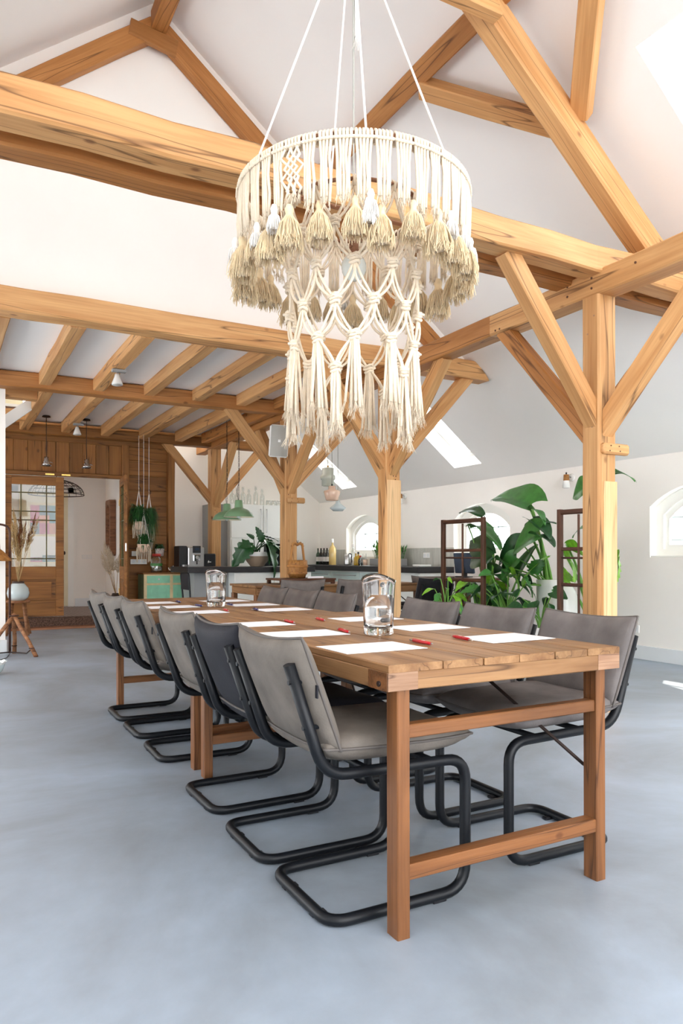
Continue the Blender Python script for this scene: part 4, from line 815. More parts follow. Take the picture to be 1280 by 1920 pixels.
# mint cabinet with its things
t = thing('mint_sideboard', 'mint green and cream sideboard against the board wall', 'sideboard', (3.15, 11.4, 0))
MB().box(2.68, 3.95, 11.12, 11.56, .8, .825).build('top', 'panel_pine', t, bevel=.004); MB().box(2.7, 3.93, 11.15, 11.55, .06, .8).build('carcass', 'sage_paint', t)
for x in (2.69, 3.09, 3.49, 3.89): MB().box(x, x + .045, 11.122, 11.15, .06, .8).build('stile', 'cream_trim', t)
for z in (.06, .64, .785): MB().box(2.7, 3.93, 11.124, 11.15, z - .005, z + .025).build('rail', 'cream_trim', t)
for k in range(3):
    x = 2.735 + k * .4; d = MB().box(x, x + .36, 11.13, 11.15, .665, .785).build('drawer', 'mint_paint', t, bevel=.004); MB().ball((x + .18, 11.115, .725), .016, .016, .016, 10).build('knob', 'ceramic_white', d)
    d = MB().box(x, x + .36, 11.132, 11.15, .085, .635).build('door', 'mint_paint', t, bevel=.003); q = MB()
    for a, b, c, e in ((x + .05, x + .31, .565, .585), (x + .05, x + .31, .14, .16), (x + .05, x + .065, .16, .565), (x + .295, x + .31, .16, .565)): q.box(a, b, 11.124, 11.133, c, e)
    q.build('moulding', 'mint_paint', d); MB().tube([(x + .02, 11.128, .12), (x + .02, 11.128, .15)], .006, 6).build('catch', 'iron', d)
for x in (2.72, 3.88): MB().box(x, x + .04, 11.17, 11.21, 0, .06).build('foot', 'sage_paint', t)
t = thing('drink_dispenser', 'glass drink dispenser jar with red lid on the mint sideboard', 'jar', (2.93, 11.32, .826)); c = (2.93, 11.32, .826); MB().lathe([(0, 0), (.085, 0), (.09, .02), (.09, .2), (.06, .24), (.058, .26)], 20, c).build('jar_glass', 'bottle_clear', t); MB().lathe([(0, .29), (.06, .29), (.066, .28), (.066, .25), (.0, .25)], 18, c).build('lid', 'red_lid', t); MB().lathe([(.091, .1), (.092, .14)], 20, c).build('leaf_band', 'leaf_mid', t); MB().lathe([(0, .005), (.083, .005), (.083, .12), (0, .12)], 18, c).build('drink', 'bottle_clear', t)
t = thing('teapot', 'small white teapot on the mint sideboard', 'teapot', (3.2, 11.34, .826)); c = (3.2, 11.34, .826); MB().lathe([(0, 0), (.03, 0), (.05, .03), (.045, .07), (.02, .085), (0, .085)], 16, c).build('pot', 'ceramic_white', t); MB().ball((3.2, 11.34, .92), .01).build('lid_knob', 'ceramic_white', t); MB().tube([(3.155, 11.34, .855), (3.13, 11.34, .875), (3.125, 11.34, .9)], [.012, .008, .006], 8).build('spout', 'ceramic_white', t); MB().tube(fillet([(3.24, 11.34, .89), (3.275, 11.34, .885), (3.24, 11.34, .845)], .02), .005, 6).build('handle', 'ceramic_white', t)
t = thing('steel_milk_jug', 'small steel milk jug beside the coffee machine', 'jug', (3.33, 11.12, .826)); c = (3.33, 11.18, .826); MB().lathe([(0, 0), (.045, 0), (.048, .02), (.038, .1), (.042, .12)], 16, c).build('jug_body', 'steel', t); MB().tube(fillet([(3.37, 11.18, .93), (3.405, 11.18, .92), (3.375, 11.18, .85)], .02), .005, 6).build('handle', 'steel', t)
t = thing('coffee_machine', 'silver and black automatic coffee machine on the mint sideboard', 'coffee machine', (3.42, 11.4, .826)); MB().box(3.27, 3.4, 11.25, 11.55, .826, 1.24).build('body', 'plastic_black', t, bevel=.01); MB().box(3.4, 3.66, 11.2, 11.5, .90, 1.22).build('front', 'steel', t, bevel=.012); MB().box(3.4, 3.66, 11.15, 11.5, .826, .9).build('drip_tray', 'plastic_black', t, bevel=.004)
MB().box(3.47, 3.6, 11.19, 11.202, 1.13, 1.24).build('display', 'plastic_black', t, bevel=.003); MB().box(3.50, 3.57, 11.186, 11.192, 1.17, 1.21).build('screen', 'screen_dark', t); MB().box(3.48, 3.59, 11.17, 11.2, 1.0, 1.1).build('spout_block', 'chrome', t, bevel=.006); MB().tube([(3.535, 11.18, 1.0), (3.535, 11.18, .95)], .008, 8).build('spout', 'plastic_black', t); MB().tube([(3.535, 11.165, 1.06), (3.535, 11.17, 1.06)], .026, 16).build('dial', 'steel', t)
t = thing('milk_cooler', 'black milk cooler box right of the coffee machine', 'cooler', (3.76, 11.4, .826)); MB().box(3.68, 3.87, 11.25, 11.5, .826, 1.12).build('box', 'plastic_black', t, bevel=.015); MB().box(3.735, 3.745, 11.248, 11.251, .97, 1.0).box(3.745, 3.79, 11.248, 11.251, .98, .992).box(3.745, 3.755, 11.248, 11.251, .985, 1.01).build('logo', 'plastic_white', t)
t = thing('metal_bistro_chair', 'black tubular metal chair in front of the mint sideboard', 'chair', (2.98, 9.3, 0))
MB().tube(fillet([(2.8, 9.1, 0), (2.8, 9.12, .45), (2.77, 9.1, .86), (2.77, 9.46, .86), (2.8, 9.44, .45), (2.8, 9.46, 0)], .06), .012, 8).build('back_frame', 'black_metal', t)
for y in (9.1, 9.46): MB().tube(fillet([(2.8, y, .44), (3.14, y, .45), (3.18, y, 0)], .04), .012, 8).build('leg_frame', 'black_metal', t)
MB().box(2.8, 3.17, 9.1, 9.46, .45, .47).build('seat', 'leather_black', t, bevel=.006); MB().box(2.765, 2.785, 9.12, 9.44, .64, .85).build('backrest', 'leather_black', t, bevel=.006)
# pendants
def green(x, y, z, lab):
    t = thing('enamel_pendant', lab, 'lamp', (x, y, z), 'green enamel pendants'); MB().lathe([(.0, .135), (.055, .13), (.065, .12), (.12, .1), (.17, .06), (.2, .01), (.203, 0)], 32, (x, y, z)).build('shade', 'enamel_green', t)
    MB().lathe([(.2, .001), (.165, .055), (.115, .093), (0, .12)], 32, (x, y, z)).build('inner_shade', 'enamel_cream', t); MB().lathe([(.058, .12), (.05, .22), (.046, .225), (.02, .23), (0, .23)], 18, (x, y, z)).build('neck', 'enamel_green', t); MB().ball((x, y, z + .03), .035, .035, .045, 12).build('bulb', 'bulb', t)
    m = MB(); zz = z + .23; k = 0
    while zz < 2.95: a = k % 2; m.tube([(x + (.008 * math.cos(q) if a else 0), y + (0 if a else .008 * math.cos(q)), zz + .02 + .019 * math.sin(q)) for q in [2 * PI * i / 8 for i in range(8)]], .002, 4, closed=True); zz += .032; k += 1
    m.build('chain', 'iron', t); MB().tube([(x, y + .01, z + .2), (x - .02, y + .02, z + .35), (x + .012, y + .008, z + .5), (x, y + .01, 2.96)], .003, 5).build('flex', 'iron', t)
green(3.5, 9.71, 1.582, 'green enamel pendant on the left, slightly behind its twin'); green(3.483, 9.2, 1.597, 'green enamel pendant on the right, in front of the tall cabinet')
def cpend(x, y, z, prof, mt, lab, top, cordz):
    t = thing('ceramic_pendant', lab, 'lamp', (x, y, z), 'ceramic pendants by the roof window'); MB().lathe(prof, 28, (x, y, z)).build('shade', mt, t); h = max(p[1] for p in prof); MB().tube([(x, y, z + h - .01), (x, y, z + h + .03)], .012, 8).build('cord_grip', top, t); MB().tube([(x, y, z + h), (x, y, cordz)], .004, 5).build('cord', 'plastic_grey', t)
zc = roofz(4.85) + .0
cpend(4.8, 9.15, 2.07, [(.0, .26), (.05, .26), (.082, .25), (.084, .16), (.1, .15), (.108, .12), (.1, .09), (.088, .085), (.086, 0), (.08, 0), (.08, .08), (0, .2)], 'ceramic_sage', 'pale two-step glass pendant, highest of the three ceramic lamps', 'brass', roofz(4.8))
cpend(4.76, 8.95, 1.85, [(.0, .2), (.05, .2), (.052, .15), (.112, .135), (.118, .12), (.088, .01), (.08, 0), (.074, .004), (.1, .11), (0, .14)], 'ceramic_peach', 'peach ceramic pendant, middle height of the three', 'plastic_black', roofz(4.76))
cpend(4.88, 9.0, 1.71, [(.0, .145), (.03, .145), (.035, .11), (.112, .045), (.115, .04), (.07, .0), (.06, .004), (.1, .04), (0, .09)], 'ceramic_blue', 'pale grey-blue ceramic pendant, lowest of the three', 'plastic_grey', roofz(4.88))
for x, y, lab in ((1.32, 11.2, 'left small chrome pendant before the board wall'), (1.87, 11.2, 'right small chrome pendant before the board wall')):
    t = thing('chrome_pendant', lab, 'lamp', (x, y, 2.4), 'small chrome pendants'); z = 2.37; MB().lathe([(.0, .13), (.03, .13), (.035, .08), (.06, .03), (.07, 0), (.05, .03), (0, .06)], 18, (x, y, z)).build('shade', 'chrome', t); MB().tube([(x, y, z + .12), (x, y, 3.06)], .005, 6).build('cord', 'iron', t); MB().lathe([(0, 0), (.06, .005), (.05, .025), (0, .03)], 16, (x, y, 3.065)).build('ceiling_rose', 'iron', t)
    for q in (0, 2.1, 4.2): MB().tube([(x + .04 * math.cos(q), y + .04 * math.sin(q), z + .06), (x + .085 * math.cos(q), y + .085 * math.sin(q), z + .05)], .006, 6).build('side_arm', 'chrome', t)
for x, y, zz, lab in ((1.575, 7.55, 2.96, 'ceiling spotlight on the joist nearest the viewer'), (1.68, 10.7, 2.93, 'ceiling spotlight on the joist near the board wall')):
    t = thing('ceiling_spotlight', lab, 'spotlight', (x, y, zz), 'ceiling spotlights'); MB().box(x - .07, x + .07, y - .03, y + .03, zz - .028, zz).build('mount', 'panel_grey', t, bevel=.004); MB().tube([(x - .01, y, zz - .02), (x - .01, y, zz - .07)], .008, 8).build('stem', 'steel', t)
    MB().lathe([(.0, .05), (.022, .05), (.028, .02), (.055, -.05), (.055, -.06), (0, -.05)], 18, M=frame((x - .02, y - .01, zz - .1), (1, 0, 0), (.25, .1, 1))).build('shade', 'ceramic_white', t)
t = thing('loudspeaker', 'grey and white wall loudspeaker on the third post', 'loudspeaker', (3.74, 8.5, 2.3)); Ms = TR(3.72, 8.42, 2.52) @ RZ(-.35) @ Matrix.Rotation(.12, 4, 'X') @ Matrix.Rotation(.05, 4, 'Y')
MB().box(-.118, .118, -.09, .09, -.2, .2).build('cabinet', 'plastic_white', t, M=Ms, bevel=.02); g = MB(); g.grid(lambda u, v: (-.108 + .216 * u, -.094 - .02 * math.sin(PI * u), -.19 + .38 * v), 8, 2, smooth=True); g.build('grille', 'plastic_grey', t, M=Ms); MB().box(-.016, .016, -.118, -.113, -.016, .016).build('badge', 'plastic_white', t, M=Ms); MB().box(-.03, .03, .08, .16, -.05, .05).build('bracket', 'plastic_white', t, M=Ms)
# ---------------------------------------------------------------- plants
def leafmesh(kind, seed):
    rg = random.Random(seed); m = MB(); nu, nv = (14, 8)
    def fn(u, v):
        s_ = v * 2 - 1
        if kind == 'heart': w = .36 * math.sin(PI * min(1, u * .93 + .05) ** .62) ** .85; x = u - .2 * abs(s_) ** 2 * (1 - u) ** 3; dr = -.22 * u * u
        elif kind == 'long': w = .17 * math.sin(PI * min(1, u * .96 + .02) ** .8) ** .7; x = u; dr = -.35 * u ** 2.2
        elif kind == 'split': w = .3 * math.sin(PI * min(1, u * .95 + .03) ** .7) ** .8 * (1 - .38 * abs(s_) * (.5 + .5 * math.sin(u * 34))); x = u - .06 * abs(s_) * (1 - u); dr = -.3 * u * u
        else: w = .26 * math.sin(PI * min(1, u * .95 + .02) ** .75); x = u; dr = -.25 * u * u
        return (x, s_ * w, dr + .16 * abs(s_) ** 1.3 * w / .3 + .015 * math.sin(11 * u + seed) * abs(s_) - .05 * abs(s_) ** 3)
    m.grid(fn, nu, nv); o = m.build('leaf', 'leaf_mid', fix=False); d = o.data; bpy.data.objects.remove(o); return d
LM = {}
for kind in ('heart', 'long', 'split', 'oval'):
    for mt in ('leaf_dark', 'leaf_mid', 'leaf_bright'):
        d = leafmesh(kind, hash(kind) % 7 if False else len(kind)); d.materials[0] = MT[mt]; LM[kind, mt] = d
def leaf(t, b, tip, kind, mt, roll=0, up=(-.3, -.55, .78), wide=1.0):
    b = Vector(b); tip = Vector(tip); d = tip - b; M = frame(b, d, up) @ Matrix.Rotation(roll, 4, 'X') @ Matrix.Diagonal((d.length, d.length * wide, d.length, 1))
    return inst(LM[kind, mt], 'leaf', t, M)
def stem(t, root, b, r=.012, mt='stem_green'):
    root = Vector(root); b = Vector(b); mid = (root + b) / 2 + Vector((0, 0, .12 * (b - root).length)) + Vector((root.x - b.x, root.y - b.y, 0)) * .25
    pts = [root * (1 - q) ** 2 + mid * 2 * q * (1 - q) + b * q * q for q in [i / 8 for i in range(9)]]
    MB().tube(pts, [r * (1.25 - .65 * i / 8) for i in range(9)], 6).build('stem', mt, t)
def pot(t, x, y, r, h, mt, z=0):
    MB().lathe([(0, 0), (r * .8, 0), (r * .88, .02), (r, h * .92), (r * 1.03, h), (r * .94, h), (r * .9, h * .9), (0, h * .9)], 24, (x, y, z)).build('pot', mt, t)
    MB().lathe([(0, h * .9 + .002), (r * .89, h * .9 + .002)], 20, (x, y, z)).build('soil', 'soil', t)
VW = (-.55, -.75, .35)
t = thing('elephant_ear_plant', 'tall plant with huge arching heart-shaped leaves between the window-frame screens', 'plant', (5.3, 5.38, 0), 'floor plants'); pot(t, 5.3, 5.38, .115, .84, 'ceramic_white')
for b, tip, k, mt, roll, w in (((5.1, 5.41, 1.58), (5.1, 6.05, 1.80), 'heart', 'leaf_mid', -.45, .8), ((5.0, 5.3, 1.42), (4.98, 5.0, 1.3), 'heart', 'leaf_dark', -.2, 1.0), ((5.1, 5.55, 1.2), (5.0, 5.85, 1.02), 'heart', 'leaf_dark', -.3, 1.0), ((5.0, 5.5, 1.05), (4.95, 5.75, .85), 'heart', 'leaf_mid', -.3, 1.0), ((5.05, 5.38, 1.55), (5.0, 5.05, 1.44), 'oval', 'leaf_mid', -.6, .8), ((4.95, 5.14, 1.29), (4.9, 5.55, 1.14), 'heart', 'leaf_mid', -.4, 1.1), ((4.97, 5.2, 1.265), (4.95, 4.92, 1.22), 'heart', 'leaf_dark', -.4, 1.0), ((5.12, 5.49, 1.33), (5.1, 5.11, 1.48), 'oval', 'leaf_dark', -.4, 1.0), ((4.9, 5.5, .95), (4.88, 5.2, .76), 'long', 'leaf_bright', -1.2, 1.5), ((5.0, 5.42, .78), (4.98, 5.22, 1.13), 'long', 'leaf_bright', -1.3, 2.0), ((5.1, 5.62, .8), (5.08, 5.5, 1.2), 'long', 'leaf_mid', -1.2, 1.5), ((5.05, 5.3, .9), (4.9, 5.1, 1.12), 'split', 'leaf_mid', -.8, 1)):
    leaf(t, b, tip, k, mt, roll, wide=w, up=(-.1, -.1, 1) if b[2] > 1.57 else (-.3, -.55, .78)); stem(t, (5.3 + random.uniform(-.04, .04), 5.38 + random.uniform(-.04, .04), .76), b, .016 if b[2] > 1.2 else .01)
t = thing('dark_banana_plant', 'dark narrow-leaved plant in front of the arched window', 'plant', (5.05, 5.95, 0), 'floor plants'); pot(t, 5.05, 5.95, .17, .45, 'ceramic_dark')
for b, tip, k, mt, roll, w in (((5.0, 6.0, 1.5), (5.0, 6.48, 1.70), 'long', 'leaf_dark', -.2, .9), ((4.95, 6.2, 1.40), (4.9, 5.57, 1.36), 'long', 'leaf_mid', -.4, 1.0), ((5.02, 6.0, 1.45), (5.0, 5.85, 1.24), 'oval', 'leaf_mid', -.7, 1.2), ((4.92, 5.75, 1.09), (4.9, 6.23, 1.29), 'oval', 'leaf_dark', -.8, 1.0), ((4.88, 5.72, 1.08), (4.85, 6.27, 1.03), 'long', 'leaf_dark', -.9, 1.2), ((4.92, 5.72, 1.05), (4.9, 5.43, .97), 'oval', 'leaf_mid', -.8, 1.1), ((5.0, 5.9, .9), (4.9, 5.6, 1.05), 'oval', 'leaf_dark', -.8, 1)):
    leaf(t, b, tip, k, mt, roll, wide=w); stem(t, (5.05 + random.uniform(-.05, .05), 5.95 + random.uniform(-.05, .05), .4), b, .012, 'leaf_dark' if b[2] > 1.45 else 'stem_green')
t = thing('tall_white_vase', 'tall white ribbed floor vase behind the right-hand screen', 'vase', (5.05, 4.93, 0)); pr = [(0, 0), (.11, 0), (.125, .03)] + [(.135 + .003 * (k % 2), .06 + k * .03) for k in range(20)] + [(.128, .69), (.11, .745), (.08, .79), (.05, .81), (.04, .81), (.04, .76)]; MB().lathe(pr, 28, (5.05, 4.93, 0)).build('vase_body', 'ceramic_white', t)
t = thing('strelitzia_plant', 'bright green plant with long leaves behind the nearest post', 'plant', (5.3, 4.8, 0), 'floor plants'); pot(t, 5.3, 4.8, .12, .4, 'ceramic_white')
for b, tip, k, mt, roll, w in (((5.0, 4.55, 1.72), (5.0, 4.85, 1.62), 'oval', 'leaf_mid', -.8, 1.3), ((5.1, 4.5, 1.80), (5.1, 4.14, 1.81), 'long', 'leaf_mid', -.7, 1.3), ((5.1, 4.62, 1.35), (5.1, 4.95, 1.33), 'long', 'leaf_mid', -.3, 1), ((5.0, 4.9, 1.12), (4.95, 4.55, .92), 'long', 'leaf_bright', -1.1, 1.6), ((5.0, 4.85, 1.18), (5.0, 4.45, 1.06), 'long', 'leaf_bright', -1.1, 1.5), ((4.98, 4.3, 1.12), (4.9, 4.08, .87), 'split', 'leaf_bright', -1.2, 1.1), ((5.0, 4.9, .86), (4.9, 4.66, .98), 'split', 'leaf_bright', -1.1, 1.2), ((5.0, 4.5, .8), (4.9, 4.3, .6), 'oval', 'leaf_bright', -1, 1)):
    leaf(t, b, tip, k, mt, roll, wide=w); stem(t, (5.3 + random.uniform(-.04, .04), 4.8 + random.uniform(-.04, .04), .36), b, .015)
def bushy(name, lab, x, y, r, h, n, kinds, mts, spread, z0, z1, L, pm_, seed):
    rg = random.Random(seed); t = thing(name, lab, 'plant', (x, y, 0), 'floor plants'); pot(t, x, y, r, h, pm_)
    for k in range(n):
        a = 2 * PI * (k + rg.uniform(-.3, .3)) / n * 2.4; q = rg.uniform(.35, 1) * spread; b = Vector((x + q * math.cos(a), y + q * math.sin(a), rg.uniform(z0, z1))); l = L * rg.uniform(.75, 1.2); tip = b + Vector((math.cos(a) * .75, math.sin(a) * .75, rg.uniform(-.75, .1))) * l
        leaf(t, b, tip, rg.choice(kinds), rg.choice(mts), rg.uniform(-.6, .6) - .5 * math.cos(a), wide=rg.uniform(.95, 1.35)); stem(t, (x + rg.uniform(-.03, .03), y + rg.uniform(-.03, .03), h * .9), b, .008)
    return t
bushy('monstera_plant', 'low dark monstera filling the gap behind the middle grey chairs', 4.85, 5.5, .15, .45, 17, ('split', 'heart', 'oval'), ('leaf_dark', 'leaf_dark', 'leaf_mid'), .26, .6, .92, .24, 'ceramic_white', 11)
bushy('philodendron_plant', 'low philodendron with glossy round leaves left of the white vase', 4.85, 5.0, .13, .42, 13, ('heart', 'heart', 'oval'), ('leaf_dark', 'leaf_mid'), .2, .58, .86, .2, 'ceramic_white', 12)
bushy('peace_lily_plant', 'low broad-leaved plant beside the left-hand screen', 4.8, 5.82, .13, .42, 11, ('oval', 'heart'), ('leaf_dark', 'leaf_mid', 'leaf_bright'), .18, .6, .95, .26, 'ceramic_white', 13)
bushy('spider_plant', 'small light green plant in front of the left-hand screen', 4.42, 5.9, .12, .42, 16, ('oval', 'long'), ('leaf_mid', 'leaf_bright', 'leaf_mid'), .17, .55, .88, .17, 'ceramic_speck', 14)
# old window frames used as screens
def screen(y0, y1, x, H, lab):
    t = thing('window_frame_screen', lab, 'screen', (x, (y0 + y1) / 2, 0), 'old window frames'); D = 'dark_wood'
    for y in (y0, y1): timber('stile', (x, y, 0), (x, y, H), .045, .045, D, t, up=(1, 0, 0), wob=.001)
    for z in (H - .025, .05): timber('rail', (x, y0, z), (x, y1, z), .04, .042, D, t, wob=.001)
    for y in ((y0 + y1) / 2,): timber('glazing_bar', (x, y, .08), (x, y, H - .05), .02, .024, D, t, up=(1, 0, 0), wob=.001)
    for z in (.33, .58, .83, 1.13): timber('glazing_bar', (x, y0, z), (x, y1, z), .022, .03, D, t, wob=.001)
    MB().tube([(x, y0, 1.055), (x, y1, 1.055)], .009, 6).build('iron_rod', 'rust_iron', t)
screen(5.53, 6.17, 4.6, 1.45, 'left old brown window frame standing as a screen before the plants'); screen(4.12, 4.53, 4.6, 1.465, 'right old brown window frame standing behind the nearest post')
t = thing('desk', 'dark wooden desk under the middle arched window', 'desk', (6.0, 7.6, 0)); MB().box(5.66, 6.33, 7.1, 8.15, .77, .8).build('desk_top', 'dark_wood', t, bevel=.004)
for x in (5.7, 6.29):
    for y in (7.14, 8.11): MB().box(x - .025, x + .025, y - .025, y + .025, 0, .77).build('leg', 'dark_wood', t, bevel=.003)
t = thing('computer_monitor', 'dark computer monitor seen from behind on the desk', 'monitor', (6.0, 7.6, .8)); Mm = TR(6.0, 7.6, .98) @ Matrix.Rotation(-.12, 4, 'Y'); MB().box(-.02, .02, -.19, .19, -.13, .14).build('housing', 'screen_dark', t, M=Mm, bevel=.008); MB().box(5.93, 6.07, 7.5, 7.7, .8005, .815).build('foot', 'plastic_black', t, bevel=.004); MB().box(5.985, 6.03, 7.57, 7.63, .815, .95).build('stand', 'plastic_black', t)
copy_tree(protos['leather_taupe'], TR(5.05, 7.05, 0) @ RZ(.5), 'taupe chair at the desk, half hidden by the plants')
# bowl plant on the island
t = thing('bowl_plant', 'broad drooping plant in a taupe bowl on the island worktop', 'plant', (4.15, 10.2, .922)); MB().lathe([(0, 0), (.1, 0), (.105, .012), (.16, .08), (.195, .2), (.2, .215), (.185, .215), (.17, .19), (0, .19)], 26, (4.15, 10.2, .923)).build('bowl', 'ceramic_taupe', t); MB().lathe([(.1925, .155), (.2015, .2), (.202, .216), (.186, .217)], 26, (4.15, 10.2, .923)).build('bowl_rim', 'ceramic_white', t); MB().lathe([(0, .192), (.172, .192)], 20, (4.15, 10.2, .923)).build('soil', 'soil', t)
for b, tip, k, w in (((4.0, 10.1, 1.28), (3.72, 10.05, .95), 'split', 1.2), ((4.05, 10.1, 1.25), (3.83, 10.0, 1.24), 'long', 1.3), ((4.2, 10.1, 1.3), (4.1, 10.05, 1.5), 'split', 1.1), ((4.22, 10.0, 1.3), (4.42, 9.84, .84), 'split', 1.0), ((4.25, 10.1, 1.32), (4.52, 10.0, 1.2), 'split', 1.1), ((4.2, 10.15, 1.36), (4.45, 10.1, 1.38), 'split', 1.1), ((4.2, 9.98, 1.25), (4.28, 9.85, 1.0), 'split', 1.2), ((4.1, 10.2, 1.34), (4.0, 10.2, 1.42), 'split', 1.1), ((4.15, 10.05, 1.2), (4.3, 9.95, 1.3), 'split', 1.2)):
    leaf(t, b, tip, k, 'leaf_dark', random.uniform(-.9, -.3), wide=w * 1.0); stem(t, (4.15 + random.uniform(-.05, .05), 10.2, 1.1), b, .009, 'leaf_dark')
# hanging planters on the board wall
def blades(m, c, n, L, up, droop, seed, w=.006, sx=1):
    rg = random.Random(seed); c = Vector(c)
    for _ in range(n):
        a = rg.uniform(0, 2 * PI); l = L * rg.uniform(.5, 1.1); e = Vector((math.cos(a) * sx, math.sin(a), 0)) * rg.uniform(.25, 1); p1 = c + e * l * .45 + Vector((0, 0, up * l * rg.uniform(.3, 1))); p2 = c + e * l * .85 + Vector((0, 0, (up * rg.uniform(.2, 1.3) - droop * rg.uniform(.0, 1.2)) * l)); s_ = Vector((-e.y, e.x, 0)) * w
        m.add([c + e * .01 - s_ * .5, c + e * .01 + s_ * .5, p1 + s_, p1 - s_, p2], [(0, 1, 2, 3), (3, 2, 4)])
def hanger(x, y, z, lab, style, r=.085):
    t = thing('hanging_planter', lab, 'plant', (x, y, z), 'macrame hanging planters')
    MB().tube([(x, y, z + .55), (x, y, 2.93)], .004, 5).build('rope', 'cotton_white', t); MB().tube(fillet([(x, y, z + .6), (x + .03, y, z + .57), (x + .02, y, z + .53), (x - .01, y, z + .52)], .02), .005, 6).build('hook', 'iron', t)
    for k in range(4):
        a = PI / 4 + k * PI / 2; MB().tube([(x, y, z + .54), (x + r * math.cos(a), y + r * math.sin(a), z + .1), (x + r * .9 * math.cos(a), y + r * .9 * math.sin(a), z), (x, y, z - .07)], .004, 5).build('hanger_cord', 'cotton_white', t)
    MB().lathe([(0, -.07), (r * .6, -.06), (r * .95, 0), (r, .06), (r * .9, .06), (0, .04)], 18, (x, y, z)).build('pot', 'ceramic_peach', t)
    m = MB(); rg = random.Random(int(x * 100))
    for k in range(22):
        a = 2 * PI * k / 22; px, py = x + r * math.cos(a), y + r * math.sin(a); l = .16 + .06 * rg.random(); m.tube([(px, py, z + .01), (px + .01 * math.cos(a), py, z - .06), (px + rg.uniform(-.01, .01), py, z - l)], .004, 4)
    m.build('fringe', 'cotton', t); m = MB()
    if style == 'fern': blades(m, (x, y, z + .06), 520, .27, .95, .9, 1, .012)
    elif style == 'grass': blades(m, (x, y, z + .1), 1300, .27, .8, 1.9, 2, .005)
    else: blades(m, (x, y, z + .05), 380, .2, .8, .8, 3, .013)
    m.build('foliage', 'leaf_fine', t)
hanger(2.66, 11.32, 1.55, 'macrame hanging planter with bushy fern, uppermost on the board wall', 'fern'); hanger(2.84, 11.42, 1.52, 'macrame hanging planter with a ball of trailing grass', 'grass', .075); hanger(2.71, 11.22, 1.2, 'macrame hanging planter with long fringe, lowest of the three', 'short', .1)
for x, y, z, lab in ((2.9, 11.7, 1.18, 'speckled wall pot with dark foliage, left of its pair'), (3.08, 11.7, 1.08, 'speckled wall pot with dark foliage, above the drink dispenser')):
    t = thing('wall_pot', lab, 'plant', (x, y, z), 'speckled wall pots'); MB().lathe([(0, 0), (.06, 0), (.075, .12), (.068, .12), (0, .1)], 16, (x, y, z)).build('pot', 'ceramic_speck', t); MB().box(x - .02, x + .02, y + .05, 11.81, z + .03, z + .07).build('bracket', 'iron', t); m = MB(); blades(m, (x, y, z + .1), 120, .17, .6, .5, 7, .012); m.build('foliage', 'leaf_dark', t)
t = thing('wall_socket', 'single white switch on the board wall behind the planters', 'switch', (2.6, 11.8, 1.1)); MB().box(2.66, 2.74, 11.795, 11.806, 1.08, 1.16).build('plate', 'plastic_white', t, bevel=.003); MB().box(2.68, 2.72, 11.79, 11.796, 1.1, 1.14).build('rocker', 'frame_white', t)
t = thing('socket_strip', 'white strip of sockets low behind the hanging planters', 'socket', (2.78, 11.8, .98)); MB().box(2.64, 2.9, 11.79, 11.806, .95, 1.03).build('plate', 'plastic_white', t, bevel=.003)
for k in range(3): MB().tube([(2.685 + k * .085, 11.788, .99), (2.685 + k * .085, 11.795, .99)], .026, 14).build('socket_well', 'skirting', t)
# pampas in the hall
def plume(t, b, tip, n, L, mt, seed, wid=.05):
    rg = random.Random(seed); b = Vector(b); tip = Vector(tip); m = MB()
    MB().tube([b, (b + tip) / 2 + Vector((0, 0, .03)), tip], [.004, .003, .002], 5).build('stalk', 'dry_grass', t)
    for _ in range(n):
        q = rg.uniform(.55, 1); p = b * (1 - q) + tip * q + Vector((0, 0, .03 * 4 * q * (1 - q))); a = rg.uniform(0, 6.28); w = wid * math.sin(PI * min(1, (q - .5) * 1.9 + .08)); e = p + (tip - b).normalized() * L * rg.uniform(.4, 1) + Vector((math.cos(a) * w, math.sin(a) * w, -rg.uniform(0, .03)))
        m.tube([p, (p + e) / 2 + Vector((math.cos(a), math.sin(a), 0)) * w * .3, e], [.0025, .003, .001], 3, caps=False)
    m.build('plume', mt, t)
t = thing('pampas_vase', 'cream pampas grass in a brown pot beyond the doorway', 'dried grass', (2.6, 12.7, .15)); MB().lathe([(0, 0), (.08, 0), (.1, .1), (.085, .24), (.06, .3), (.05, .3), (0, .26)], 20, (2.6, 12.7, .151)).build('pot', 'ceramic_dark', t)
for k, (dx, dy, z) in enumerate(((-.2, -.1, 1.27), (-.12, 0, 1.2), (-.05, .1, 1.1), (-.14, .1, .98), (.05, 0, 1.05), (-.22, 0, 1.1))): plume(t, (2.6, 12.7, .4), (2.6 + dx, 12.7 + dy, z), 150, .1, 'pampas_cream', k, .07)
# rustic stool with vase of dried grass
t = thing('rustic_stool', 'rustic four-legged branch stool under the pale vase', 'stool', (.92, 10.86, 0)); MB().lathe([(0, 0), (.15, 0), (.155, .015), (.15, .03), (0, .03)], 20, (.92, 10.86, .44)).build('seat', 'branch_wood', t)
for a in (.6, 2.2, 3.7, 5.3): MB().tube([(.92 + .1 * math.cos(a), 10.86 + .1 * math.sin(a), .45), (.92 + .14 * math.cos(a + .05), 10.86 + .14 * math.sin(a), .22), (.92 + .19 * math.cos(a), 10.86 + .19 * math.sin(a), .0)], [.02, .022, .024], 8).build('leg', 'branch_wood', t)
for z, r in ((.2, .13),):
    for a, b in ((.6, 2.2), (2.2, 3.7), (3.7, 5.3), (5.3, 6.88)): MB().tube([(.92 + r * math.cos(a), 10.86 + r * math.sin(a), z), (.92 + r * math.cos(b), 10.86 + r * math.sin(b), z)], .012, 6).build('stretcher', 'branch_wood', t)
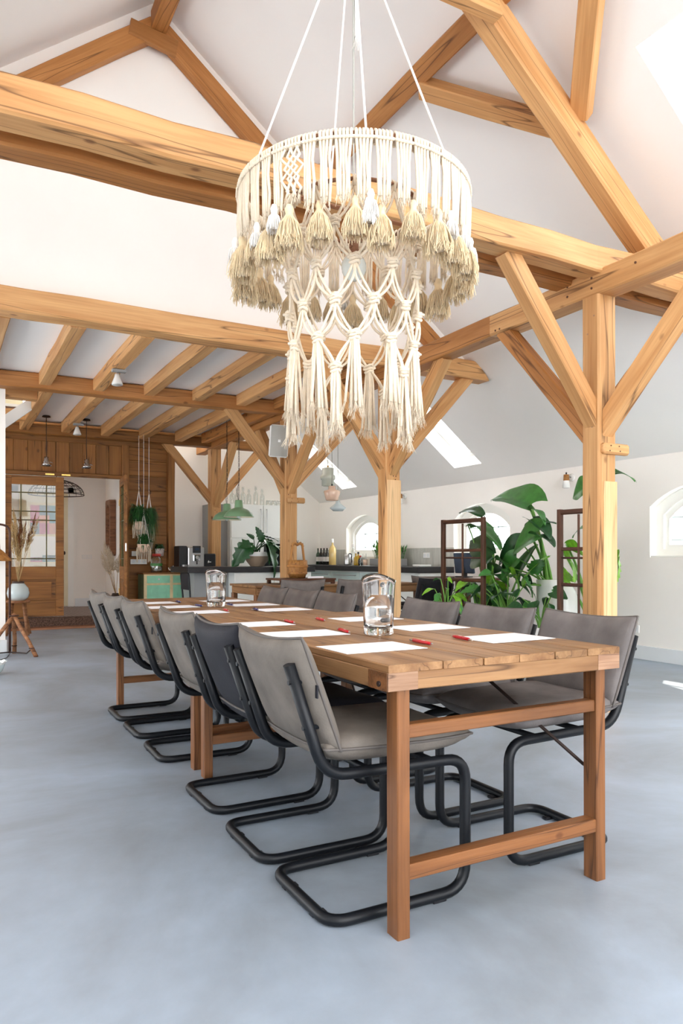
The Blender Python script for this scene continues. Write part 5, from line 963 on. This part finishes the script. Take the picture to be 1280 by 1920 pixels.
t = thing('dried_grass_vase', 'round pale blue vase with tall dried grasses on the rustic stool', 'vase', (.92, 10.86, .47)); MB().lathe([(0, 0), (.09, 0), (.13, .04), (.145, .1), (.13, .17), (.085, .225), (.075, .235), (.065, .235), (.06, .2)], 28, (.92, 10.86, .471)).build('vase_body', 'ceramic_blue', t); MB().lathe([(.076, .232), (.078, .26), (.066, .26), (.064, .23)], 24, (.92, 10.86, .471)).build('vase_neck', 'ceramic_dark', t); rg = random.Random(21)
for k in range(16):
    a = rg.uniform(0, 6.28); q = rg.uniform(.04, .26); z = rg.uniform(1.15, 1.62) if k % 2 else rg.uniform(1.2, 1.7); plume(t, (.92, 10.86, .7), (.93 + q * math.cos(a), 10.86 + q * math.sin(a), z), 90, .1, ('dry_brown', 'dry_grass', 'dry_grass')[k % 3], k + 40, .035)
# floor lamp with branch tripod at the left edge
t = thing('branch_floor_lamp', 'iron and branch floor lamp with wooden shade at the left edge', 'lamp', (.62, 8.6, 0)); MB().tube(fillet([(.652, 8.68, .02), (.652, 8.68, 1.4), (.45, 8.6, 1.43), (.35, 8.55, 1.35)], .09), .012, 8).build('pole', 'rust_iron', t)
MB().lathe([(.02, .21), (.05, .2), (.055, .13), (.09, .1), (.16, .02), (.165, 0), (.15, .0), (.05, .1), (.0, .12)], 22, (.5, 8.61, 1.02)).build('shade', 'bucket_wood', t); MB().tube([(.5, 8.61, 1.21), (.5, 8.61, 1.415)], .006, 6).build('shade_rod', 'rust_iron', t)
AP2 = Vector((.69, 8.62, .43))
for f in ((.885, 8.36, 0), (.705, 8.78, 0), (.36, 8.55, 0)):
    f = Vector(f); s_ = AP2 + (AP2 - f).normalized() * .02; MB().tube([f, f * .66 + s_ * .34 + Vector((.006, 0, 0)), f * .33 + s_ * .67, s_], [.023, .021, .022, .02], 8).build('leg', 'branch_wood', t)
    q = f * .8 + s_ * .2; MB().tube([q + Vector((.026 * math.cos(a), .026 * math.sin(a), 0)) for a in [2 * PI * i / 10 for i in range(10)]], .005, 5, closed=True).build('leg_ring', 'iron', t)
MB().tube(fillet([(.3, 8.56, .03), (.652, 8.68, .03), (.8, 8.47, .03), (.84, 8.41, .08)], .02), .007, 6).build('base_rod', 'iron', t); MB().tube([AP2 + Vector((.045 * math.cos(a), .045 * math.sin(a), .0)) for a in [2 * PI * i / 14 for i in range(14)]], .006, 6, closed=True).build('collar', 'rust_iron', t)
MB().tube([(.652, 8.68, .012), (.6, 8.4, .005), (.45, 8.1, .004), (.2, 7.9, .004)], .004, 5).build('flex', 'plastic_black', t)
t = thing('mint_pot', 'pale mint pot with frilled rim cut off by the left edge', 'pot', (.405, 7.3, 0)); pr = [(0, 0), (.05, 0), (.085, .03), (.1, .07), (.105, .09)]; MB().lathe(pr, 26, (.405, 7.3, .001)).build('pot_body', 'ceramic_blue', t); m = MB(); m.grid(lambda u, v: (.405 + (.1 + .018 * v) * math.cos(2 * PI * u), 7.3 + (.1 + .018 * v) * math.sin(2 * PI * u), .088 + .03 * v + .007 * v * math.cos(22 * PI * u)), 66, 2); m.build('frilled_rim', 'ceramic_white', t)
